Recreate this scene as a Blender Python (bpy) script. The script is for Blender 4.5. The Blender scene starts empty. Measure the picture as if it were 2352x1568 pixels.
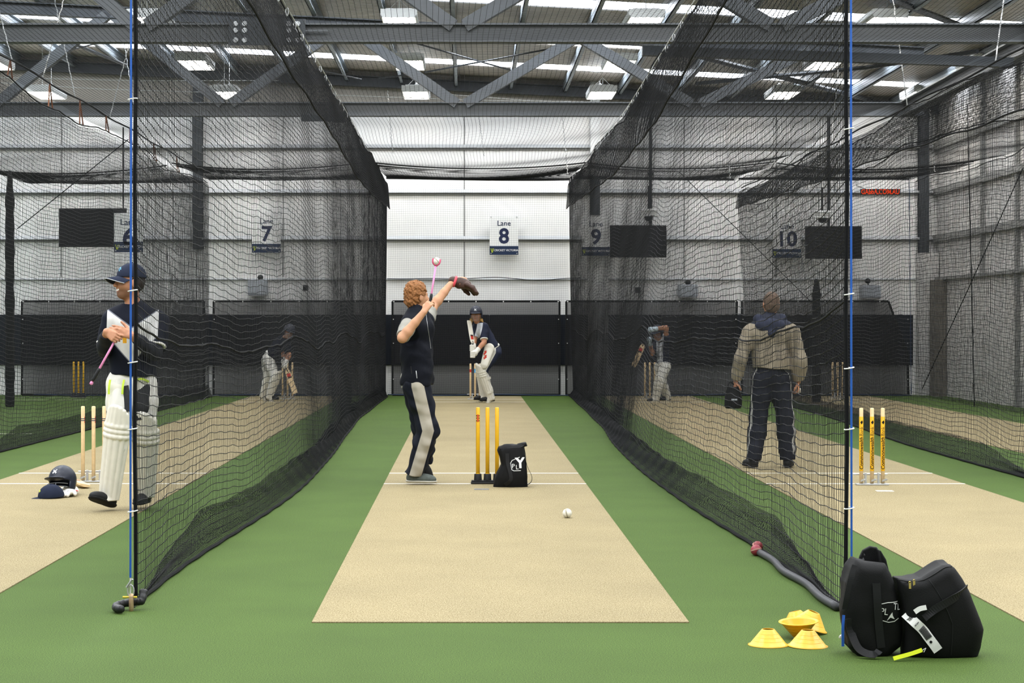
import bpy, bmesh, math, random
import numpy as np
from mathutils import Vector, Matrix
from mathutils.bvhtree import BVHTree

random.seed(7)
rng = np.random.default_rng(7)
SC = bpy.context.scene
COL = SC.collection
FPX, VX, VY, CAMH = 4333.0, 1073.0, 744.0, 1.5   # focal length in px, vanishing point, eye height

def W(px, py, Y):
    """world point at depth Y that the photograph shows at (px, py)"""
    return np.array([(px - VX) * Y / FPX, Y, CAMH - (py - VY) * Y / FPX])

def A(*v):
    return np.array(v, float)

def unit(v):
    v = np.asarray(v, float)
    n = np.linalg.norm(v)
    return v / n if n > 1e-9 else v

# ------------------------------------------------------------------ materials
def lin(h):
    h = h.lstrip('#')
    out = []
    for i in (0, 2, 4):
        c = int(h[i:i + 2], 16) / 255
        out.append(c / 12.92 if c <= 0.04045 else ((c + 0.055) / 1.055) ** 2.4)
    return (*out, 1.0)

def mat(name, col, rough=0.6, spec=0.3, metal=0.0, noise=None, bump=None, masks=(), sheen=0.0):
    """col: hex; noise=(scale, amount); bump=(scale, strength, distance); masks=[(attribute, hex)]"""
    m = bpy.data.materials.new(name)
    m.use_nodes = True
    nt = m.node_tree
    N, L = nt.nodes, nt.links
    b = N['Principled BSDF']
    b.inputs['Roughness'].default_value = rough
    b.inputs['Specular IOR Level'].default_value = spec
    b.inputs['Metallic'].default_value = metal
    tc = N.new('ShaderNodeTexCoord')
    rgb = N.new('ShaderNodeRGB')
    rgb.outputs[0].default_value = lin(col)
    cur = rgb.outputs[0]
    for attr, hx, *soft in masks:
        at = N.new('ShaderNodeAttribute'); at.attribute_name = attr
        w = soft[0] if soft else 0.0012
        gt = N.new('ShaderNodeMapRange'); gt.inputs['From Min'].default_value = 0.0; gt.inputs['From Max'].default_value = 2 * w
        L.new(at.outputs['Fac'], gt.inputs[0])
        mx = N.new('ShaderNodeMix'); mx.data_type = 'RGBA'
        L.new(gt.outputs[0], mx.inputs[0]); L.new(cur, mx.inputs[6])
        mx.inputs[7].default_value = lin(hx)
        cur = mx.outputs[2]
    if noise:
        nz = N.new('ShaderNodeTexNoise'); nz.inputs['Scale'].default_value = noise[0]
        nz.inputs['Detail'].default_value = 3
        L.new(tc.outputs['Object'], nz.inputs['Vector'])
        mr = N.new('ShaderNodeMapRange')
        mr.inputs['From Min'].default_value = 0.25; mr.inputs['From Max'].default_value = 0.75
        mr.inputs['To Min'].default_value = 1 - noise[1]; mr.inputs['To Max'].default_value = 1 + noise[1]
        L.new(nz.outputs['Fac'], mr.inputs['Value'])
        hsv = N.new('ShaderNodeHueSaturation')
        L.new(mr.outputs[0], hsv.inputs['Value']); L.new(cur, hsv.inputs['Color'])
        cur = hsv.outputs[0]
    L.new(cur, b.inputs['Base Color'])
    if bump:
        nz = N.new('ShaderNodeTexNoise'); nz.inputs['Scale'].default_value = bump[0]
        nz.inputs['Detail'].default_value = 4
        L.new(tc.outputs['Object'], nz.inputs['Vector'])
        bp = N.new('ShaderNodeBump'); bp.inputs['Strength'].default_value = bump[1]
        bp.inputs['Distance'].default_value = bump[2] if len(bump) > 2 else 0.01
        L.new(nz.outputs['Fac'], bp.inputs['Height']); L.new(bp.outputs[0], b.inputs['Normal'])
    if sheen:
        b.inputs['Sheen Weight'].default_value = sheen
    return m

def emit(name, col, strength):
    m = bpy.data.materials.new(name); m.use_nodes = True
    nt = m.node_tree
    nt.nodes.remove(nt.nodes['Principled BSDF'])
    e = nt.nodes.new('ShaderNodeEmission')
    e.inputs[0].default_value = lin(col); e.inputs[1].default_value = strength
    nt.links.new(e.outputs[0], nt.nodes['Material Output'].inputs[0])
    return m

# ------------------------------------------------------------------ objects
def link(o, parent=None):
    COL.objects.link(o)
    if parent is not None:
        o.parent = parent
    return o

def tag(o, label=None, cat=None, group=None, kind=None):
    for k, v in (('label', label), ('category', cat), ('group', group), ('kind', kind)):
        if v:
            o[k] = v
    return o

def thing(name, loc, label, cat, group=None):
    o = bpy.data.objects.new(name, None)
    o.location = [float(c) for c in loc]
    o.empty_display_size = 0.1
    link(o)
    return tag(o, label, cat, group)

def wloc(o):
    p = np.zeros(3)
    while o is not None:
        p += np.array(o.location); o = o.parent
    return p

def mesh_obj(name, verts, faces, material, parent=None, smooth=True, loc=None, attrs=None):
    """verts in world space; faces: (n,k) array or list of lists.  The mesh is stored relative to its object."""
    verts = np.asarray(verts, float)
    if parent is not None:
        base = wloc(parent); own = np.zeros(3)
    else:
        own = np.asarray(loc if loc is not None else [0, 0, 0], float); base = own
    v = verts - base
    me = bpy.data.meshes.new(name)
    if isinstance(faces, np.ndarray):
        n, k = faces.shape
        me.vertices.add(len(v)); me.vertices.foreach_set('co', v.astype(np.float32).ravel())
        me.loops.add(n * k); me.loops.foreach_set('vertex_index', faces.astype(np.int32).ravel())
        me.polygons.add(n)
        me.polygons.foreach_set('loop_start', np.arange(0, n * k, k, dtype=np.int32))
        me.update(calc_edges=True)
    else:
        me.from_pydata([tuple(p) for p in v], [], [tuple(f) for f in faces])
    if smooth:
        me.polygons.foreach_set('use_smooth', np.ones(len(me.polygons), bool))
    for mm in (material if isinstance(material, (list, tuple)) else [material]):
        me.materials.append(mm)
    if attrs:
        for an, av in attrs.items():
            a = me.attributes.new(an, 'FLOAT', 'POINT')
            a.data.foreach_set('value', np.asarray(av, np.float32))
    o = bpy.data.objects.new(name, me)
    o.location = own
    link(o, parent)
    return o

class MB:
    """collects simple shapes into one mesh"""
    def __init__(s):
        s.v, s.f, s.n = [], [], 0
    def add(s, v, f):
        v = np.asarray(v, float)
        s.v.append(v); s.f += [[i + s.n for i in q] for q in f]; s.n += len(v)
        return s
    def box(s, a, b):
        a, b = np.minimum(a, b), np.maximum(a, b)
        v = [(x, y, z) for x in (a[0], b[0]) for y in (a[1], b[1]) for z in (a[2], b[2])]
        return s.add(v, [[0, 1, 3, 2], [4, 6, 7, 5], [0, 4, 5, 1], [2, 3, 7, 6], [0, 2, 6, 4], [1, 5, 7, 3]])
    def obox(s, c, ex, ey, ez):
        """box from centre and three half-extent vectors"""
        c, ex, ey, ez = (np.asarray(q, float) for q in (c, ex, ey, ez))
        v = [c + i * ex + j * ey + k * ez for i in (-1, 1) for j in (-1, 1) for k in (-1, 1)]
        return s.add(v, [[0, 1, 3, 2], [4, 6, 7, 5], [0, 4, 5, 1], [2, 3, 7, 6], [0, 2, 6, 4], [1, 5, 7, 3]])
    def bar(s, p, q, w, h, up=(0, 0, 1)):
        """rectangular bar between two points"""
        p, q = np.asarray(p, float), np.asarray(q, float)
        d = unit(q - p); x = unit(np.cross(d, up)); u = np.cross(x, d)
        return s.obox((p + q) / 2, (q - p) / 2, x * w / 2, u * h / 2)
    def ibeam(s, p, q, w, h, t=0.018, up=(0, 0, 1)):
        p, q = np.asarray(p, float), np.asarray(q, float)
        d = unit(q - p); x = unit(np.cross(d, up)); u = np.cross(x, d)
        for k in (-1, 1):
            s.obox((p + q) / 2 + k * u * (h - t) / 2, (q - p) / 2, x * w / 2, u * t / 2)
        return s.obox((p + q) / 2, (q - p) / 2, x * t / 2, u * (h / 2 - t))
    def tube(s, pts, r, n=8, closed=False, cap=True):
        pts = np.asarray(pts, float); m = len(pts)
        rr = np.broadcast_to(np.asarray(r, float), (m,))
        if closed:
            T = np.roll(pts, -1, 0) - np.roll(pts, 1, 0)
        else:
            T = np.gradient(pts, axis=0)
        T = np.array([unit(t) for t in T])
        ref = A(0, 0, 1) if abs(T[0][2]) < 0.9 else A(1, 0, 0)
        x = unit(np.cross(T[0], ref)); V = []
        for i in range(m):
            x = unit(x - T[i] * np.dot(x, T[i])); y = np.cross(T[i], x)
            for k in range(n):
                a = 2 * math.pi * k / n
                V.append(pts[i] + rr[i] * (math.cos(a) * x + math.sin(a) * y))
        F = []
        for i in range(m if closed else m - 1):
            j = (i + 1) % m
            for k in range(n):
                l = (k + 1) % n
                F.append([i * n + k, i * n + l, j * n + l, j * n + k])
        if cap and not closed:
            F.append([k for k in range(n)][::-1]); F.append([(m - 1) * n + k for k in range(n)])
        return s.add(V, F)
    def lathe(s, prof, c, axis=(0, 0, 1), n=24):
        """prof: [(r, h)] along the axis from c"""
        c, ax = np.asarray(c, float), unit(axis)
        x = unit(np.cross(ax, A(0, 1, 0) if abs(ax[1]) < 0.9 else A(1, 0, 0))); y = np.cross(ax, x)
        V, F = [], []
        for r, h in prof:
            for k in range(n):
                a = 2 * math.pi * k / n
                V.append(c + ax * h + max(r, 1e-4) * (math.cos(a) * x + math.sin(a) * y))
        for i in range(len(prof) - 1):
            for k in range(n):
                l = (k + 1) % n
                F.append([i * n + k, i * n + l, (i + 1) * n + l, (i + 1) * n + k])
        return s.add(V, F)
    def ribbon(s, pts, side, w, t=0.003):
        """flat strap along pts, side vector(s) across it, width w, thickness t"""
        pts = np.asarray(pts, float); m = len(pts)
        S = np.broadcast_to(np.asarray(side, float), (m, 3))
        T = np.gradient(pts, axis=0); V = []
        for i in range(m):
            sd = unit(S[i] - unit(T[i]) * np.dot(S[i], unit(T[i]))); nn = np.cross(unit(T[i]), sd)
            for a, b in ((-1, -1), (1, -1), (1, 1), (-1, 1)):
                V.append(pts[i] + sd * a * w / 2 + nn * b * t / 2)
        F = [[i * 4 + k, i * 4 + (k + 1) % 4, i * 4 + 4 + (k + 1) % 4, i * 4 + 4 + k] for i in range(m - 1) for k in range(4)]
        F += [[0, 3, 2, 1], [m * 4 - 4, m * 4 - 3, m * 4 - 2, m * 4 - 1]]
        return s.add(V, F)
    def build(s, name, material, parent=None, smooth=False, loc=None, bevel=0):
        o = mesh_obj(name, np.concatenate(s.v), s.f, material, parent, smooth, loc)
        bm = bmesh.new(); bm.from_mesh(o.data)
        bmesh.ops.recalc_face_normals(bm, faces=bm.faces); bm.to_mesh(o.data); bm.free()
        if bevel:
            md = o.modifiers.new('bevel', 'BEVEL'); md.width = bevel; md.segments = 2; md.limit_method = 'ANGLE'
        return o

def spline(pts, n=40):
    """Catmull-Rom through pts"""
    P = np.asarray(pts, float)
    P = np.vstack([2 * P[0] - P[1], P, 2 * P[-1] - P[-2]])
    m = len(P) - 3; out = []
    for i in range(n):
        t = i / (n - 1) * m; k = min(int(t), m - 1); u = t - k
        a, b, c, d = P[k:k + 4]
        out.append(0.5 * ((2 * b) + (c - a) * u + (2 * a - 5 * b + 4 * c - d) * u * u + (3 * b - a - 3 * c + d) * u ** 3))
    return np.array(out)

def text_mesh(txt, size, bold=0.0, depth=0.0, align='CENTER'):
    cu = bpy.data.curves.new('lettering', 'FONT')
    cu.body = txt; cu.size = size; cu.align_x = align; cu.align_y = 'CENTER'
    cu.offset = bold; cu.extrude = depth; cu.resolution_u = 3
    o = bpy.data.objects.new('lettering', cu)
    me = o.to_mesh()
    v = np.array([tuple(p.co) for p in me.vertices]).reshape(-1, 3)
    f = [list(p.vertices) for p in me.polygons]
    o.to_mesh_clear(); bpy.data.objects.remove(o); bpy.data.curves.remove(cu)
    return v, f

def tri_split(v, f, maxlen):
    """subdivide the faces of a flat lettering mesh so that it can follow a curved surface"""
    bm = bmesh.new()
    vs = [bm.verts.new(p) for p in v]
    for q in f:
        try: bm.faces.new([vs[i] for i in q])
        except ValueError: pass
    for _ in range(6):
        es = [e for e in bm.edges if e.calc_length() > maxlen]
        if not es: break
        bmesh.ops.subdivide_edges(bm, edges=es, cuts=1)
        bmesh.ops.triangulate(bm, faces=[q for q in bm.faces if len(q.verts) > 3])
    bm.verts.index_update()
    v2 = np.array([tuple(p.co) for p in bm.verts]); f2 = [[p.index for p in q.verts] for q in bm.faces]
    bm.free()
    return v2, f2

def stroke(pts, w, closed=False):
    """flat 2-D line of width w, as (verts, faces) in the xy plane"""
    P = [np.asarray(p, float) for p in pts]
    if closed: P = P + [P[0]]
    V, F = [], []
    for a, b in zip(P[:-1], P[1:]):
        d = unit(b - a); n = A(-d[1], d[0]) * w / 2; k = len(V)
        a2, b2 = a - d * w * 0.45, b + d * w * 0.45
        V += [(*(a2 + n), 0), (*(a2 - n), 0), (*(b2 - n), 0), (*(b2 + n), 0)]; F.append([k, k + 1, k + 2, k + 3])
    return np.array(V), F

def onto(obj, v, f, org, ex, ey, off=0.003, maxlen=0.015):
    """lay a flat pattern (xy) on an object's surface: origin, x and y directions; falls along -(ex x ey)"""
    v, f = tri_split(v, f, maxlen)
    ex, ey = unit(ex), unit(ey); nz = np.cross(ex, ey)
    dg = bpy.context.evaluated_depsgraph_get()
    me = obj.data
    base = wloc(obj)
    bv = BVHTree.FromPolygons([tuple(np.array(p.co) + base) for p in me.vertices], [list(p.vertices) for p in me.polygons])
    out, miss = [], set()
    for i, p in enumerate(v):
        w = np.asarray(org) + ex * p[0] + ey * p[1]
        hit = bv.ray_cast(Vector(w + nz * 0.5), Vector(-nz), 1.0)
        if hit[0] is None or hit[1].dot(Vector(nz)) < 0.25: miss.add(i)
        out.append(np.array(hit[0]) + nz * off if hit[0] is not None else w)
    return np.array(out), [q for q in f if not miss.intersection(q)]

# ------------------------------------------------------------------ signed-distance modelling
class SDF:
    def __init__(s, h):
        s.h, s.ops = h, []
    def _op(s, fn, lo, hi, k, mode):
        s.ops.append((fn, np.asarray(lo, float), np.asarray(hi, float), k, mode)); return s
    def cap(s, a, b, ra, rb=None, k=0.02, flat=None, mode='u', fa=False, fb=False):
        """tapered capsule; flat=(direction, scale); fa/fb: cut flat at that end"""
        a, b = np.asarray(a, float), np.asarray(b, float); rb = ra if rb is None else rb
        R = max(ra, rb) * (max(1.0, flat[1]) if flat else 1.0)
        ab = b - a; L2 = max(np.dot(ab, ab), 1e-9); du = unit(ab)
        def fn(P):
            Q = P - a
            t = np.clip((Q @ ab) / L2, 0, 1)
            D = Q - t[..., None] * ab
            if flat:
                n = unit(flat[0]); D = D + ((1 / flat[1] - 1) * (D @ n))[..., None] * n
            d = np.sqrt((D * D).sum(-1)) - (ra + (rb - ra) * t)
            if flat: d = d * min(1.0, flat[1])
            if fa: d = np.maximum(d, -(Q @ du))
            if fb: d = np.maximum(d, (P - b) @ du)
            return d
        return s._op(fn, np.minimum(a, b) - R, np.maximum(a, b) + R, k, mode)
    def chain(s, pts, rs, k=0.02, **kw):
        for i in range(len(pts) - 1):
            s.cap(pts[i], pts[i + 1], rs[i], rs[i + 1], k=k, **kw)
        return s
    def ell(s, c, rad, R=None, k=0.02, mode='u'):
        """ellipsoid, R rows = local axes"""
        c, rad = np.asarray(c, float), np.asarray(rad, float); R = np.eye(3) if R is None else np.asarray(R, float)
        def fn(P):
            q = (P - c) @ R.T
            k0 = np.sqrt(((q / rad) ** 2).sum(-1)); k1 = np.sqrt(((q / rad ** 2) ** 2).sum(-1)) + 1e-9
            return k0 * (k0 - 1) / k1
        m = rad.max()
        return s._op(fn, c - m, c + m, k, mode)
    def box(s, c, half, R=None, r=0.01, k=0.005, mode='u'):
        c, half = np.asarray(c, float), np.asarray(half, float); R = np.eye(3) if R is None else np.asarray(R, float)
        def fn(P):
            q = np.abs((P - c) @ R.T) - (half - r)
            return np.sqrt((np.maximum(q, 0) ** 2).sum(-1)) + np.minimum(q.max(-1), 0) - r
        m = np.linalg.norm(half)
        return s._op(fn, c - m, c + m, k, mode)
    def cut(s, p, n, c=None, rad=None, k=0.004):
        """remove what lies on the +n side of the plane (within rad of c if given)"""
        p, n = np.asarray(p, float), unit(n)
        if c is None:
            fn = lambda P: (P - p) @ n
            return s._op(fn, [-1e9] * 3, [1e9] * 3, k, 'i')
        c = np.asarray(c, float)
        fn = lambda P: -np.maximum(np.sqrt(((P - c) ** 2).sum(-1)) - rad, -((P - p) @ n))
        return s._op(fn, c - rad, c + rad, k, 'i')
    def poly(s, pts, org, ex, ez, half, r=0.04, bulge=0.0, k=0.01):
        """an outline (in ex, ez) given thickness half*2 along ex x ez, edges rounded by r"""
        pts = np.asarray(pts, float); org = np.asarray(org, float)
        ex, ez = unit(ex), unit(ez); ny = np.cross(ez, ex)
        mid = pts.mean(0); big = np.abs(pts - mid).max()
        def fn(P):
            Q = P - org
            x, z, y = Q @ ex, Q @ ez, Q @ ny
            d = np.full(x.shape, 1e9); sg = np.ones(x.shape)
            n = len(pts)
            for i in range(n):
                a, b = pts[i], pts[i - 1]
                e = b - a
                wx, wz = x - a[0], z - a[1]
                t = np.clip((wx * e[0] + wz * e[1]) / (e @ e), 0, 1)
                d = np.minimum(d, (wx - e[0] * t) ** 2 + (wz - e[1] * t) ** 2)
                c1, c2, c3 = z >= a[1], z < b[1], e[0] * wz > e[1] * wx
                flip = (c1 & c2 & c3) | (~c1 & ~c2 & ~c3)
                sg = np.where(flip, -sg, sg)
            d = np.sqrt(d) * sg
            hh = half + bulge * (1 - np.clip(((x - mid[0]) ** 2 + (z - mid[1]) ** 2) / big ** 2, 0, 1))
            u, w = d + r, np.abs(y) - hh + r
            return np.sqrt(np.maximum(u, 0) ** 2 + np.maximum(w, 0) ** 2) + np.minimum(np.maximum(u, w), 0) - r
        c3 = [org + ex * p[0] + ez * p[1] + ny * q for p in pts for q in (-half - bulge, half + bulge)]
        return s._op(fn, np.min(c3, 0), np.max(c3, 0), k, 'u')
    def mesh(s, wrinkle=None, seed=0):
        h = s.h
        U = [o for o in s.ops if o[4] == 'u']
        lo = np.min([o[1] for o in U], 0) - 3 * h - 0.02; hi = np.max([o[2] for o in U], 0) + 3 * h + 0.02
        n = np.ceil((hi - lo) / h).astype(int) + 1
        ax = [lo[i] + h * np.arange(n[i]) for i in range(3)]
        f = np.full(n, 0.3, np.float32)
        for fn, a, b, k, mode in s.ops:
            i0 = np.clip(np.floor((a - k - 3 * h - lo) / h), 0, n - 1).astype(int)
            i1 = np.clip(np.ceil((b + k + 3 * h - lo) / h) + 1, 1, n).astype(int)
            if (i1 <= i0).any(): continue
            sl = tuple(slice(i0[i], i1[i]) for i in range(3))
            P = np.stack(np.meshgrid(*[ax[i][sl[i]] for i in range(3)], indexing='ij'), -1)
            d = fn(P).astype(np.float32); g = f[sl]
            if mode == 'u':
                hh = np.clip(0.5 + 0.5 * (g - d) / k, 0, 1)
                f[sl] = g * (1 - hh) + d * hh - k * hh * (1 - hh)
            elif mode == 's':
                d = -d; hh = np.clip(0.5 - 0.5 * (g - d) / k, 0, 1)
                f[sl] = g * (1 - hh) + d * hh + k * hh * (1 - hh)
            else:
                hh = np.clip(0.5 - 0.5 * (g - d) / k, 0, 1)
                f[sl] = g * (1 - hh) + d * hh + k * hh * (1 - hh)
        if wrinkle:
            amp, sc = wrinkle[0], wrinkle[1]
            st = wrinkle[2] if len(wrinkle) > 2 else (1, 1, 1)
            r = np.random.default_rng(seed)
            X, Y, Z = np.meshgrid(*ax, indexing='ij', sparse=True)
            for q in range(5):
                w = unit(r.normal(size=3)) * sc * (0.6 + q * 0.35) * np.asarray(st); ph = r.uniform(0, 6.28, 2)
                w2 = unit(r.normal(size=3)) * sc * 0.7
                f += (amp / (1 + 0.4 * q) * np.sin(w[0] * X + w[1] * Y + w[2] * Z + ph[0] + 1.5 * np.sin(w2[0] * X + w2[1] * Y + w2[2] * Z + ph[1]))).astype(np.float32)
        return surface_nets(f, lo, h)
    def build(s, name, material, parent=None, wrinkle=None, seed=0, masks=None, loc=None):
        v, q = s.mesh(wrinkle, seed)
        at = {m: fn(v) for m, fn in masks.items()} if masks else None
        return mesh_obj(name, v, q, material, parent, True, loc, at)

def surface_nets(f, lo, h):
    n = np.array(f.shape); ins = f < 0
    c = n - 1
    cnt = np.zeros(c, np.int8)
    offs = [(i, j, k) for i in (0, 1) for j in (0, 1) for k in (0, 1)]
    for o in offs:
        cnt += ins[o[0]:o[0] + c[0], o[1]:o[1] + c[1], o[2]:o[2] + c[2]]
    act = np.argwhere((cnt > 0) & (cnt < 8))
    idx = np.full(c, -1, np.int32); idx[tuple(act.T)] = np.arange(len(act))
    val = np.stack([f[act[:, 0] + o[0], act[:, 1] + o[1], act[:, 2] + o[2]] for o in offs], 1)
    O = np.array(offs, float)
    acc = np.zeros((len(act), 3)); m = np.zeros(len(act))
    for a in range(8):
        for b in range(a + 1, 8):
            if np.abs(O[a] - O[b]).sum() != 1: continue
            va, vb = val[:, a], val[:, b]
            cr = (va < 0) != (vb < 0)
            t = np.where(cr, va / np.where(va == vb, 1, va - vb), 0)
            acc += np.where(cr[:, None], O[a] + t[:, None] * (O[b] - O[a]), 0); m += cr
    v = lo + h * (act + acc / m[:, None])
    quads = []
    for axn in range(3):
        u, w = (axn + 1) % 3, (axn + 2) % 3
        s0 = [slice(None)] * 3; s1 = [slice(None)] * 3
        s0[axn] = slice(0, -1); s1[axn] = slice(1, None)
        e0, e1 = ins[tuple(s0)], ins[tuple(s1)]
        E = np.argwhere(e0 != e1)
        ok = (E[:, u] > 0) & (E[:, w] > 0) & (E[:, u] < c[u]) & (E[:, w] < c[w])
        E = E[ok]
        def cell(du, dw):
            q = E.copy(); q[:, u] -= du; q[:, w] -= dw
            return idx[tuple(q.T)]
        Q = np.stack([cell(1, 1), cell(0, 1), cell(0, 0), cell(1, 0)], 1)
        fl = ~e0[tuple(E.T)]
        Q[fl] = Q[fl][:, ::-1]
        quads.append(Q)
    return v, np.concatenate(quads)

# ------------------------------------------------------------------ netting
def strands(P, e1, e2, r, sides=3):
    """tubes along polylines P (lines, points, 3) with section axes e1, e2"""
    Ln, Np, _ = P.shape
    V = []
    for k in range(sides):
        a = 2 * math.pi * k / sides + 0.5
        V.append(P + r * (math.cos(a) * np.asarray(e1) + math.sin(a) * np.asarray(e2)))
    V = np.stack(V, 2)
    i = np.arange(Ln)[:, None, None] * Np * sides + np.arange(Np - 1)[None, :, None] * sides
    k = np.arange(sides)[None, None, :]; l = (k + 1) % sides
    F = np.stack([i + k, i + l, i + sides + l, i + sides + k], -1).reshape(-1, 4)
    return V.reshape(-1, 3), F

def netting(name, fn, u, v, su, sv, r, au, av, an, material, parent, rv=None):
    """fn(U, V) -> world points; strands at every value of u and v, sampled su / sv apart; au, av, an nominal axes"""
    uu = np.linspace(u[0], u[-1], max(2, int(round((u[-1] - u[0]) / su)) + 1))
    vv = np.linspace(v[0], v[-1], max(2, int(round((v[-1] - v[0]) / sv)) + 1))
    V2, U2 = np.meshgrid(v, uu, indexing='ij')
    a, fa = strands(fn(U2, V2), av, an, r)
    U3, V3 = np.meshgrid(u, vv, indexing='ij')
    b, fb = strands(fn(U3, V3), au, an, rv or r)
    return mesh_obj(name, np.concatenate([a, b]), np.concatenate([fa, fb + len(a)]), material, parent, False)
# ================================================================== scene settings and camera
SC.view_settings.view_transform = 'Standard'
SC.view_settings.look = 'None'
SC.view_settings.gamma = 1.0
SC.view_settings.use_curve_mapping = False
SC.view_settings.exposure = 0.4
SC.cycles.max_bounces = 5
SC.cycles.diffuse_bounces = 3
SC.cycles.glossy_bounces = 2
SC.cycles.transmission_bounces = 2
SC.cycles.transparent_max_bounces = 8
SC.cycles.use_light_tree = True
SC.cycles.caustics_reflective = False
SC.cycles.caustics_refractive = False
SC.cycles.sample_clamp_indirect = 4.0

cd = bpy.data.cameras.new('camera')
cam = bpy.data.objects.new('camera', cd); COL.objects.link(cam)
cam.location = (0, 0, CAMH); cam.rotation_euler = (math.radians(90), 0, 0)
cd.sensor_width = 36; cd.lens = FPX / 2352 * 36
cd.shift_x = (1176 - VX) / 2352; cd.shift_y = -(784 - VY) / 2352
cd.clip_end = 200
SC.camera = cam

wd = bpy.data.worlds.new('ambient_fill'); SC.world = wd; wd.use_nodes = True
bg = wd.node_tree.nodes['Background']
bg.inputs[0].default_value = (0.92, 0.96, 1.0, 1); bg.inputs[1].default_value = 0.5  # added even ambient fill, coming in where the hall is left open

# ================================================================== materials
def turf_mat(name, a, b, c, s1, stretch=(1, 1, 1), bump=0.5):
    """two-tone fibre grain (a, b), pale flecks (c); grain scale s1"""
    m = bpy.data.materials.new(name); m.use_nodes = True
    nt = m.node_tree; N, L = nt.nodes, nt.links; B = N['Principled BSDF']
    B.inputs['Roughness'].default_value = 0.85; B.inputs['Specular IOR Level'].default_value = 0.15
    tc = N.new('ShaderNodeTexCoord'); mp = N.new('ShaderNodeMapping'); mp.inputs['Scale'].default_value = stretch
    L.new(tc.outputs['Object'], mp.inputs[0])
    n1 = N.new('ShaderNodeTexNoise'); n1.inputs['Scale'].default_value = s1; n1.inputs['Detail'].default_value = 2
    n2 = N.new('ShaderNodeTexNoise'); n2.inputs['Scale'].default_value = 1.3; n2.inputs['Detail'].default_value = 3
    n3 = N.new('ShaderNodeTexNoise'); n3.inputs['Scale'].default_value = s1 * 1.9
    for q in (n1, n3): L.new(mp.outputs[0], q.inputs['Vector'])
    L.new(tc.outputs['Object'], n2.inputs['Vector'])
    r1 = N.new('ShaderNodeValToRGB'); r1.color_ramp.elements[0].position = 0.36; r1.color_ramp.elements[1].position = 0.64
    r1.color_ramp.elements[0].color = lin(a); r1.color_ramp.elements[1].color = lin(b)
    L.new(n1.outputs['Fac'], r1.inputs[0])
    r3 = N.new('ShaderNodeMapRange'); r3.inputs['From Min'].default_value = 0.63; r3.inputs['From Max'].default_value = 0.75
    L.new(n3.outputs['Fac'], r3.inputs['Value'])
    mx = N.new('ShaderNodeMix'); mx.data_type = 'RGBA'; mx.inputs[7].default_value = lin(c)
    L.new(r3.outputs[0], mx.inputs[0]); L.new(r1.outputs[0], mx.inputs[6])
    mr = N.new('ShaderNodeMapRange'); mr.inputs['From Min'].default_value = 0.3; mr.inputs['From Max'].default_value = 0.7
    mr.inputs['To Min'].default_value = 0.93; mr.inputs['To Max'].default_value = 1.07
    L.new(n2.outputs['Fac'], mr.inputs['Value'])
    hs = N.new('ShaderNodeHueSaturation'); L.new(mr.outputs[0], hs.inputs['Value']); L.new(mx.outputs[2], hs.inputs['Color'])
    L.new(hs.outputs[0], B.inputs['Base Color'])
    bp = N.new('ShaderNodeBump'); bp.inputs['Strength'].default_value = bump; bp.inputs['Distance'].default_value = 0.004
    L.new(n1.outputs['Fac'], bp.inputs['Height']); L.new(bp.outputs[0], B.inputs['Normal'])
    return m

M = {}
M['turf'] = turf_mat('green_turf', '#2e3f17', '#4f662d', '#70884d', 190, (1, 1, 1), 0.25)
M['mat'] = turf_mat('tan_matting', '#746849', '#9b8f6f', '#b5ab8d', 150, (1.0, 0.5, 1), 0.3)
M['paint'] = mat('white_paint', '#e6e2d6', 0.8)
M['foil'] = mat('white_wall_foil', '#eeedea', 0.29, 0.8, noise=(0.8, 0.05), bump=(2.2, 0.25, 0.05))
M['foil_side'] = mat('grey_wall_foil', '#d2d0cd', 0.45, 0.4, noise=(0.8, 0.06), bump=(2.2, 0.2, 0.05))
M['rooffoil'] = mat('roof_foil', '#b8aea0', 0.42, 0.5, noise=(1.5, 0.18), bump=(5, 0.6, 0.06))
M['steel'] = mat('grey_steel', '#585b5e', 0.45, 0.4, noise=(3, 0.08))
M['steel_d'] = mat('dark_steel', '#383c40', 0.45, 0.4, noise=(3, 0.08))
M['purlin'] = mat('galvanised_purlin', '#858d93', 0.4, 0.5, noise=(4, 0.1))
M['galv'] = mat('galvanised_metal', '#b9bbbc', 0.35, 0.5, 0.6, noise=(20, 0.1))
M['girt'] = mat('girt_grey', '#8b8b89', 0.5, 0.3, noise=(2, 0.06))
M['girt_l'] = mat('girt_lit', '#c3c6c8', 0.45, 0.4, noise=(2, .05))  # lighter copy of the girt grey, light on the top face put into colour
M['white'] = mat('white_enamel', '#e8e8e6', 0.4, 0.4)
M['black'] = mat('black_plastic', '#17181a', 0.4, 0.4)
M['black_m'] = mat('black_matt', '#121314', 0.75, 0.2)
M['screen'] = mat('black_glass', '#050506', 0.3, 0.3)
M['navy_pad'] = mat('navy_padding', '#10161f', 0.6, 0.25, noise=(3, 0.1))
M['greybox'] = mat('grey_box', '#9fa4aa', 0.5, 0.3)
M['net'] = mat('black_twine', '#191a1c', 0.8, 0.2)
M['net_thin'] = mat('grey_twine', '#2a2b2d', 0.8, 0.2)
M['rope'] = mat('black_rope', '#131415', 0.85, 0.15, bump=(90, 0.6, 0.004))
M['cable'] = mat('white_cable', '#cfd0ce', 0.5, 0.3)
M['blue'] = mat('blue_cable', '#1f55a8', 0.5, 0.3)
M['orange_strap'] = mat('orange_strap', '#65402c', 0.8)
M['skylight'] = emit('skylight_sheet', '#eef5ff', 11.0)
M['tube'] = emit('lamp_tube', '#fff6e8', 34.0)

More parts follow.
